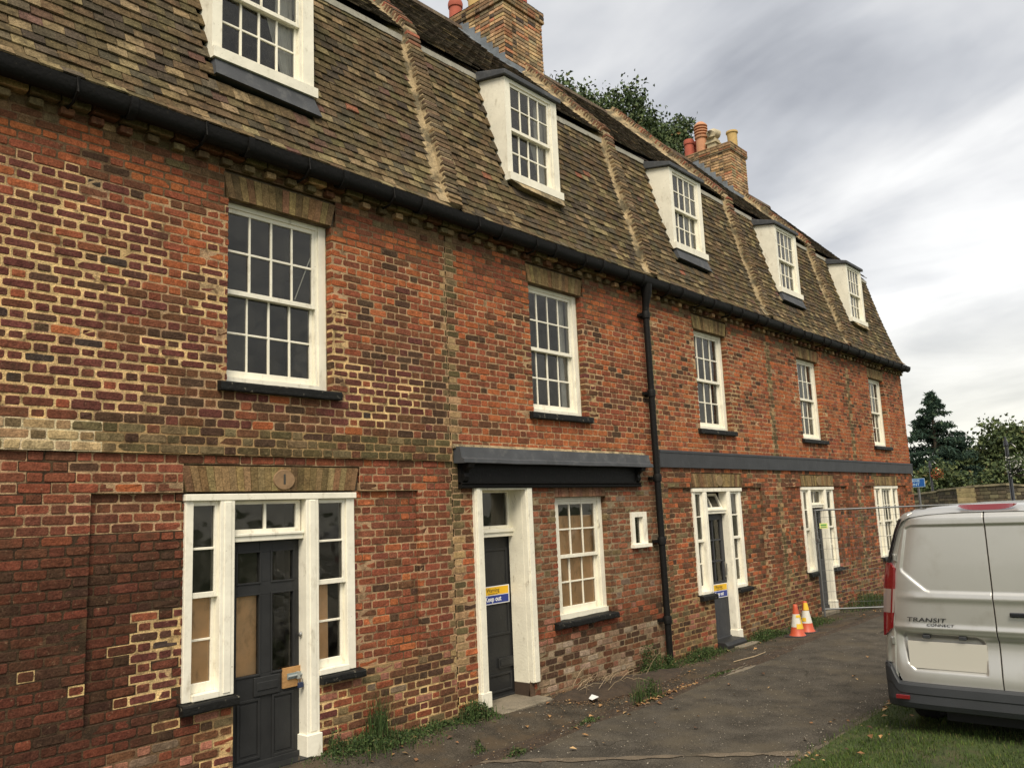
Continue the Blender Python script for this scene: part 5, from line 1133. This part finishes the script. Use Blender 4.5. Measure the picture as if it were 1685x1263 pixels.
def conifer(base, h, r, label, n=9000):
    t = thing('conifer_tree', base, label, 'tree'); b = np.array(base); m = MB(); m.tube([base, (base[0], base[1], base[2] + h * .97)], [.25, .03], 8); PP_ = []; AA = []
    nb = 120
    for i in range(nb):
        f = (i + rng.uniform(0, 1)) / nb; z = h * (1 - f ** .85 * .93); rr = r * (f ** .8) * rng.uniform(.72, 1.12) + .15; a = rng.uniform(0, 2 * math.pi); ln = int(n / nb * (.3 + 1.4 * f)) + 8
        s = rng.uniform(.1, 1, ln) ** .7; droop = -.55 * s ** 1.5 * rr * .45 + .25 * s ** 4 * rr * .2
        q = np.stack([np.cos(a) * rr * s, np.sin(a) * rr * s, z + rr * .12 * s + droop], axis=1); q += rng.normal(size=q.shape) * np.array([.10, .10, .07]) * (1 + .6 * f) + np.stack([-np.sin(a) * rng.normal(size=ln) * .13 * rr * (1 - s * .6), np.cos(a) * rng.normal(size=ln) * .13 * rr * (1 - s * .6), np.zeros(ln) - .05], axis=1)
        PP_.append(q); m.tube([(base[0], base[1], base[2] + z - .1), (base[0] + math.cos(a) * rr * .9, base[1] + math.sin(a) * rr * .9, base[2] + z + rr * .1 - .2 * rr)], [.04, .01], 4)
    m.build('trunk', M_bark, t); P = np.concatenate(PP_); V, F = leaf_quads(P, .17, aspect=.45); C = leafcols(len(P), [(.030, .058, .040), (.045, .078, .048), (.020, .040, .028), (.065, .095, .052)], (3, 3, 3, 1)); fast_quads('crown', V, F, C, M_leaf, t); return t
az = lambda x, y, d: (x * d, -6.5 + y * d)
cx_, cy_ = az(.9704, .241, 58)
conifer((cx_, cy_, 0), 8.5, 4.3, 'dark drooping conifer beyond the corner of the terrace', 24000)
G2 = [(.058, .084, .032), (.088, .115, .042), (.125, .145, .055), (.04, .058, .028), (.15, .12, .05)]
def bushat(name, dx, dy, dist, lumps, n, size, label, w=(3, 4, 2, 2, .3), pal=G2, cat='tree'):
    bx, by = az(dx, dy, dist); L_ = [(bx + l[1] * .0 + dy * 0 + l[0] * .22, by - l[0] * .975, l[1], l[2]) for l in lumps]   # l = (lateral to the right, height, radius)
    return broad_tree(name, (bx, by, 0), max(1.5, lumps[0][1] * .55), L_, n, size, label, w, pal, cat)
bushat('broadleaf_tree', .984, .178, 62, [(0, 5.5, 1.6), (-.9, 4.6, 1.1), (.9, 5.0, 1.4), (2.3, 5.0, 1.5), (.3, 3.4, 2.0), (3.5, 4.4, 1.5), (-.6, 3.5, 1.3), (2.2, 3.0, 2.0)], 12000, .15, 'bushy green tree at the right edge beyond the stone wall')
bushat('broadleaf_tree', .978, .207, 64, [(0, 4.3, 1.1), (-.8, 3.9, 1.1), (.5, 3.6, .9), (-.3, 2.8, 1.5)], 5000, .14, 'low green tree between the conifer and the bushy tree')
bushat('hedge', .981, .196, 50, [(0, 2.4, 1.3), (1.8, 2.8, 1.4), (-1.6, 2.5, 1.2), (3.5, 2.8, 1.5), (-3.2, 2.4, 1.2), (5, 2.8, 1.4), (-4.8, 2.7, 1.4), (1, 3.1, 1.0), (-2.4, 3.3, .9), (-6.2, 2.7, 1.4)], 16000, .11, 'mixed green shrubs growing behind the stone wall', cat='hedge')
# ------------------------------------------------------------------ far wall, sign, lamps, house
fw = thing('stone_wall', (*az(.9704, .244, 40), 0), 'old stone parapet wall with pale pier beyond the terrace corner', 'wall')
WP = [(az(.955, .297, 43), 2.27), (az(.963, .269, 42.0), 2.31), (az(.9701, .2445, 40.5), 2.40), (az(.9705, .2435, 40.4), 2.45), (az(.975, .222, 39), 2.50), (az(.9765, .2155, 38.7), 2.53), (az(.983, .183, 38), 2.55), (az(.9865, .165, 38), 2.46), (az(.995, .10, 38.5), 2.42)]
cw = MB(); cpm = MB(); pc = Pieces('stone', 'stonework', TS, M_stone, 'stone')
for (A, za), (B, zb2) in zip(WP[:-1], WP[1:]):
    A, B = Vector(A), Vector(B); d = (B - A); ln = d.length; d.normalize(); nrm = Vector((d.y, -d.x)); 
    if nrm.dot(Vector((0, -6.5)) - A) < 0: nrm = -nrm
    bk = -nrm * .35
    cw.add([(A.x, A.y, -.2), (B.x, B.y, -.2), (B.x, B.y, zb2 - .08), (A.x, A.y, za - .08), (A.x + bk.x, A.y + bk.y, -.2), (B.x + bk.x, B.y + bk.y, -.2), (B.x + bk.x, B.y + bk.y, zb2 - .08), (A.x + bk.x, A.y + bk.y, za - .08)], [(0, 1, 2, 3), (3, 2, 6, 7), (5, 4, 7, 6), (0, 3, 7, 4), (1, 5, 6, 2)], (.10, .085, .055))
    o1, o2 = nrm * .06, -nrm * .41
    cpm.add([(A.x + o1.x, A.y + o1.y, za - .08), (B.x + o1.x, B.y + o1.y, zb2 - .08), (B.x + o1.x * .7, B.y + o1.y * .7, zb2 + .0), (A.x + o1.x * .7, A.y + o1.y * .7, za), (A.x + o2.x, A.y + o2.y, za - .08), (B.x + o2.x, B.y + o2.y, zb2 - .08), (B.x + o2.x, B.y + o2.y, zb2), (A.x + o2.x, A.y + o2.y, za)], [(0, 1, 2, 3), (3, 2, 6, 7), (0, 4, 5, 1), (5, 4, 7, 6), (0, 3, 7, 4), (1, 5, 6, 2)], (.20, .17, .10))
    z = .9
    while z < min(za, zb2) - .10:
        h = random.uniform(.11, .17); s = 0
        while s < ln:
            w = random.uniform(.2, .5); w = min(w, ln - s + .02)
            q = A + d * (s + w / 2); pier = 38.5 < 0
            pal = [(3, (.115, .092, .058)), (2, (.15, .12, .07)), (2, (.075, .062, .042)), (.5, (.24, .2, .12))]
            zz = z + h / 2
            if zz < za + (zb2 - za) * (s / ln) - .1: pc.add(Mdir((q.x + nrm.x * .025, q.y + nrm.y * .025, zz), (d.x, d.y, 0), (-nrm.x, -nrm.y, 0), (0, 0, 1), w - .02, .1, h - .018), jitc(pick(pal), .2))
            s += w
        z += h
cw = cw.build('core', M_stone, fw); cpm.build('coping', M_stone, fw); pc.finish(fw, 0)
pr_ = MB(); q = Vector(az(.9758, .2185, 38.7)); 
for i in range(8):
    z = 1.0 + i * .18
    pr_.box(q.x - .22, q.x + .1, q.y - .36 + .02 * (i % 2), q.y + .30, z, z + .172, jitc((.30, .235, .12), .12))
pr_.build('pier', M_stone, fw)
# blue street sign
ss = thing('street_sign', (25.2, .25, 0), 'blue two-line sign on a grey post just past the terrace corner', 'sign')
m = MB(); m.tube([(25.2, .33, -.1), (25.2, .33, 2.64)], .035, 10); m.build('post', M_steel, ss, smooth=True)
sdv = Vector((.10, -1, 0)).normalized(); c0 = Vector((25.14, .48, 2.56)); nn_ = Vector((-1, -.1, 0)).normalized()
def plate(m, a, b, za, zb_, off, col): p = c0 + sdv * a + nn_ * off; q = c0 + sdv * b + nn_ * off; m.add([(p.x, p.y, za), (q.x, q.y, za), (q.x, q.y, zb_), (p.x, p.y, zb_), (p.x - nn_.x * .01, p.y - nn_.y * .01, za), (q.x - nn_.x * .01, q.y - nn_.y * .01, za), (q.x - nn_.x * .01, q.y - nn_.y * .01, zb_), (p.x - nn_.x * .01, p.y - nn_.y * .01, zb_)], [(0, 1, 2, 3), (4, 7, 6, 5), (0, 4, 5, 1), (1, 5, 6, 2), (2, 6, 7, 3), (3, 7, 4, 0)], col)
m = MB(); plate(m, -.34, .34, 2.445, 2.685, 0, (.35, .5, .65)); m.build('border', M_vc, ss)
m = MB(); plate(m, -.325, .325, 2.46, 2.67, .004, (.012, .10, .36)); m.build('plate', M_vc, ss)
for s_, zz in (('BOURNE', 2.615), ('MOUNT', 2.515)): p = c0 + nn_ * .007; text_mesh('lettering', s_, .095, M_vc, ss, (p.x, p.y, zz), tuple(sdv), (0, 0, 1), .0008, col=(.45, .65, .8), wscale=1.15, bold=.001)
# hanging baskets on posts
def basket(dx, dy, dist, zc, r, cols, wts, label, ptop):
    x, y = az(dx, dy, dist); lp = thing('lamp_post', (x, y + .25, 0), label[0], 'post'); m = MB(); m.lathe((x, y + .25, 0), [(.12, 0), (.12, .5), (.06, .6), (.05, ptop - .3), (.07, ptop - .28), (.02, ptop)], 12); m.tube([(x, y + .25, zc + r + .25), (x, y + .12, zc + r + .33), (x, y, zc + r + .2)], .018, 6); m.build('post', M_trim, lp, smooth=True)
    hb = thing('hanging_basket', (x, y, zc), label[1], 'flower basket'); m = MB(); m.lathe((x, y, zc), [(.02, -r), (r * .6, -r * .75), (r * .75, -.1)], 14); m.build('basket', M_trim, hb)
    n = 900; d = rng.normal(size=(n, 3)); d /= np.linalg.norm(d, axis=1)[:, None]; P = d * r * rng.uniform(.7, 1.1, (n, 1)); V, F = leaf_quads(P, .035); fast_quads('flowers', V, F, leafcols(n, cols, wts), M_leaf, hb)
basket(.970, .243, 41, 3.12, .24, [(.05, .08, .02), (.5, .09, .05), (.5, .28, .08), (.55, .52, .3)], (5, 1.6, 1, 1.4), ('dark lamp post behind the stone wall by the conifer', 'hanging basket of orange and yellow flowers in front of the conifer'), 3.7)
basket(.9855, .170, 30, 3.0, .36, [(.05, .08, .02), (.6, .6, .55), (.03, .05, .02)], (4, 2, 2), ('black post with a flower basket at the right edge', 'hanging basket of white flowers at the right edge'), 3.9)
m = MB(); hx, hy = az(.977, .214, 70); dh = thing('distant_house', (hx, hy, 0), 'far house with an orange gable half hidden by trees', 'house')
m.add([(hx, hy + 2.6, 0), (hx, hy - 2.6, 0), (hx, hy - 2.6, 3.6), (hx, hy + .6, 5.3), (hx, hy + 2.6, 4.2), (hx + 5, hy + 2.6, 0), (hx + 5, hy - 2.6, 0), (hx + 5, hy - 2.6, 3.6), (hx + 5, hy + .6, 5.3), (hx + 5, hy + 2.6, 4.2)], [(0, 1, 2, 3, 4), (5, 9, 8, 7, 6), (1, 6, 7, 2), (0, 4, 9, 5)], (.62, .33, .09)); m.build('wall', M_vcr, dh)
m = MB(); m.add([(hx - .3, hy + .6, 5.42), (hx - .3, hy - 2.9, 3.45), (hx + 5.3, hy - 2.9, 3.45), (hx + 5.3, hy + .6, 5.42), (hx - .3, hy + 2.9, 4.1), (hx + 5.3, hy + 2.9, 4.1), (hx - .3, hy + .6, 5.3), (hx - .3, hy - 2.9, 3.32)], [(0, 1, 2, 3), (0, 3, 5, 4), (0, 6, 7, 1)], (.40, .38, .33)); m.build('roof', M_vcr, dh)

# ------------------------------------------------------------------ weeds, grass, litter
def blades(P, h, w, lean=.35):
    n = len(P); a = rng.uniform(0, 2 * math.pi, n); d = np.stack([np.cos(a), np.sin(a), np.zeros(n)], 1); side = np.stack([-np.sin(a), np.cos(a), np.zeros(n)], 1); H_ = h * rng.uniform(.5, 1.25, (n, 1)); w_ = w * rng.uniform(.6, 1.3, (n, 1)); up = np.array([0, 0, 1.0])
    L_ = lean * rng.uniform(.1, 1.4, (n, 1)); b0 = P - side * w_; b1 = P + side * w_; m0 = P + up * H_ * .55 + d * H_ * L_ * .35 + side * w_ * .8; m1 = P + up * H_ * .55 + d * H_ * L_ * .35 - side * w_ * .8; tp_ = P + up * H_ * (1 - L_ * .35) + d * H_ * L_
    V = np.stack([b0, b1, m0, m1, tp_], 1).reshape(-1, 3); k = np.arange(n)[:, None] * 5
    F = np.concatenate([k + np.array([[0, 1, 2]]), k + np.array([[0, 2, 3]]), k + np.array([[3, 2, 4]])]); return V, F
WG = [(.040, .068, .018), (.060, .095, .026), (.025, .045, .014), (.10, .10, .04), (.12, .085, .045)]
def weed(cx, cy, rx, ry, h, n, label, leafy=.82, stems=0, cat='weeds', w=(4, 3, 3, .8, .4), tall=1.0):
    base = (cx, cy, gz(cx, cy) if cy > -.95 else 0.0); t = thing('weed_clump', base, label, cat, 'weeds growing at the foot of the wall and kerb')
    X = cx + rng.normal(size=n) * rx * .5; Y = np.minimum(cy + rng.normal(size=n) * ry * .5, -.015); Z = np.array([gz(a, b) if b > -.95 else 0 for a, b in zip(X, Y)]); P = np.stack([X, Y, Z], 1)
    nb = int(n * (1 - leafy)); prof = np.exp(-((P[:, 0] - cx) / (rx * .6)) ** 2)[:, None]
    V, F = blades(P[:nb], h * (.3 + .65 * prof[:nb] * tall), .0032); fast_quads('stems', V - np.array(base), F, np.tile(leafcols(nb, WG, w), (3, 1)), M_leaf, t, kind='stuff')
    Q = P[nb:].copy(); Q[:, 2] += rng.uniform(.01, 1, len(Q)) ** 1.3 * h * .75 * prof[nb:, 0]; V, F = leaf_quads(Q, .016, aspect=.9); fast_quads('leaves', V - np.array(base), F, leafcols(len(Q), WG, w), M_leaf, t, kind='stuff')
    return t
weed(5.25, -.17, .75, .22, .16, 2600, 'low spreading weeds at the foot of the wall beside the panelled door')
weed(5.32, -.13, .18, .14, .52, 420, 'tall bright green grassy weed right of the panelled door', leafy=.35)
weed(6.05, -.12, .55, .14, .09, 900, 'sparse low weeds against the wall between the first two doors')
weed(6.62, -.14, .30, .17, .24, 1500, 'leafy weed clump left of the narrow door')
weed(4.86, -.09, .10, .08, .30, 260, 'small weed at the plinth of the white door post')
weed(10.02, -.16, .16, .13, .52, 900, 'upright feathery green weed left of the drainpipe foot', leafy=.94)
weed(10.38, -.18, .28, .15, .28, 800, 'dark weeds around the foot of the drainpipe')
weed(11.45, -.18, .85, .18, .20, 2200, 'weeds along the wall between drainpipe and glazed grey door')
weed(13.6, -.20, .75, .18, .20, 2200, 'weeds along the wall behind the two cones')
weed(15.2, -.30, .95, .24, .20, 2300, 'weeds along the wall between the cones and the fence post')
weed(18.6, -.30, 1.3, .35, .32, 2600, 'thick weeds along the wall beyond the mesh fence')
weed(21.5, -.35, 1.5, .4, .34, 2200, 'weeds at the far end of the terrace wall')
weed(8.75, -.93, .16, .12, .30, 480, 'green weed growing in the gutter line with dry leaves', leafy=.88)
weed(8.45, -.96, .16, .08, .30, 90, 'thin wispy stalks beside the gutter weed', leafy=.15)
weed(6.15, -1.10, .16, .07, .07, 160, 'tiny weed tuft in the lane in front of the narrow door')
weed(5.95, -.80, .10, .06, .16, 90, 'tiny grass tuft at the bottom edge of the pavement')
weed(7.45, -.98, .30, .06, .05, 220, 'flat moss and weeds in the gutter line')
weed(10.3, -1.0, .5, .05, .04, 260, 'flat weeds in the gutter line past the leaves')
# verge grass
n = 52000; d = rng.uniform(0, 1, n) ** 1.0
X = 6.2 + rng.uniform(0, 1, n) ** 1.25 * 9; Y = -3.26 - rng.uniform(0, 1, n) * (1.9 + .25 * (X - 6.2)); keep = (X > 6.0); X, Y = X[keep], Y[keep]
dens = np.array([nse(a, b, 2.0, 4) for a, b in zip(X, Y)]); k2 = (dens > -.28) | (rng.uniform(0, 1, len(X)) < .35); X, Y, dens = X[k2], Y[k2], dens[k2]
k3 = (Y < -3.40 + .10 * dens * 2) | (rng.uniform(0, 1, len(X)) < .35); X, Y = X[k3], Y[k3]
Z = np.array([vz(a, b) for a, b in zip(X, Y)]) - .004; V, F = blades(np.stack([X, Y, Z], 1), .042, .0022, .8)
fast_quads('grass', V, F, np.tile(leafcols(len(X), [(.045, .082, .012), (.068, .108, .018), (.028, .050, .010), (.13, .12, .04), (.085, .10, .022)], (4, 3, 3, .6, 1.2)), (3, 1)), M_leaf, None, kind='stuff', label='short grass blades of the verge around the van')
# fallen leaves
def scatter_leaves(name, spec, size, cols, w, label):
    PP_ = []
    for (cx, cy, sx, sy, n) in spec:
        X = cx + rng.normal(size=n) * sx; Y = np.minimum(cy + rng.normal(size=n) * sy, -.03); Z = np.array([(gz(a, b) + .022 + .010 * nse(a, b, 1.4, 3)) if b > -.95 else (.012 if b > -3.3 else vz(a, b) + .03) for a, b in zip(X, Y)]); PP_.append(np.stack([X, Y, Z], 1))
    P = np.concatenate(PP_); n = len(P); a = rng.uniform(0, 2 * math.pi, n); s = size * rng.uniform(.5, 1.4, (n, 1)); u = np.stack([np.cos(a), np.sin(a), rng.uniform(-.35, .35, n)], 1); v = np.stack([-np.sin(a), np.cos(a), rng.uniform(-.35, .35, n)], 1); up = np.array([0, 0, 1.0]) * s * rng.uniform(.05, .5, (n, 1))
    V = np.stack([P - u * s, P - v * s * .6 + up, P + u * s, P + v * s * .7 + up], 1).reshape(-1, 3); F = np.arange(4 * n).reshape(n, 4)
    fast_quads(name, V, F, leafcols(n, cols, w), M_leaf, None, kind='stuff', label=label)
LC = [(.30, .17, .07), (.20, .10, .045), (.38, .25, .12), (.09, .05, .03)]
scatter_leaves('fallen_leaves', [(8.6, -1.02, .25, .04, 60), (9.3, -1.0, .3, .05, 50), (7.9, -1.05, .5, .08, 16), (10.1, -.25, .4, .12, 22), (12.8, -.3, 1.0, .15, 22), (18, -.7, 1.0, .15, 50), (6.6, -1.3, .9, .4, 10), (9.5, -1.6, 2.2, .6, 16), (7.7, -3.6, .9, .3, 24), (9.2, -3.5, .9, .25, 20), (5.6, -.35, .8, .15, 12), (8.6, -.5, .8, .2, 30)], .028, LC, (3, 3, 2, 1.5), 'dry brown and orange leaves scattered along the lane')
scatter_leaves('leaf_litter', [(8.7, -.40, .50, .20, 5200), (9.3, -.6, .6, .2, 1200), (9.6, -.25, .35, .10, 500), (8.5, -.95, .7, .06, 260), (6.5, -1.0, .6, .06, 120), (11.6, -1.05, .8, .06, 160)], .009, [(.20, .12, .06), (.10, .06, .035), (.28, .19, .10), (.045, .03, .02)], (3, 3, 1.6, 3), 'crumbled dead leaf litter heaped below the boarded window')
scatter_leaves('grit', [(9, -1.8, 4, .8, 2600), (7, -2, 2, .7, 1400), (10, -.5, 3, .3, 1200), (8, -3.15, 3, .08, 900), (9, -1.0, 3, .08, 900)], .0065, [(.40, .36, .29), (.24, .20, .15), (.12, .10, .08), (.03, .025, .02)], (1.2, 2, 2, 1), 'small stones and grit strewn over the lane')
# dry stems
m = MB()
for i in range(46):
    x = random.gauss(8.75, .38); y = -abs(random.gauss(.14, .14)) - .02; z = gz(x, y) + .06; a = random.uniform(0, 6.28); l = random.uniform(.12, .42); e_ = random.uniform(.02, .9)
    p1 = Vector((x, y, z)); q = p1 + Vector((math.cos(a) * l * math.cos(e_), -abs(math.sin(a)) * l * math.cos(e_) * .8, l * math.sin(e_))); md = (p1 + q) / 2 + Vector((0, 0, .03)); m.tube([tuple(p1), tuple(md), tuple(q)], [.0035, .003, .0015], 4, jitc((.36, .27, .17), .25))
m.build('dry_stems', M_vcr, None, kind='stuff', label='pale dead plant stems leaning on the wall below the boarded window')
m = MB(); m.add([(8.02, -.62, .075), (8.10, -.66, .10), (8.17, -.60, .085), (8.13, -.54, .11), (8.05, -.55, .08)], [(0, 1, 3, 4), (1, 2, 3)], (.72, .72, .70)); m.build('paper_scrap', M_vc, None, label='scrap of white paper on the debris right of the narrow door', cat='litter')
m = MB(); m.tube([(11.2, -.78, .012), (11.7, -.86, .016), (12.1, -.84, .012)], [.008, .010, .006], 5, (.34, .26, .16)); m.build('stick', M_vcr, None, label='pale thin stick lying on the pavement beyond the drainpipe', cat='stick')
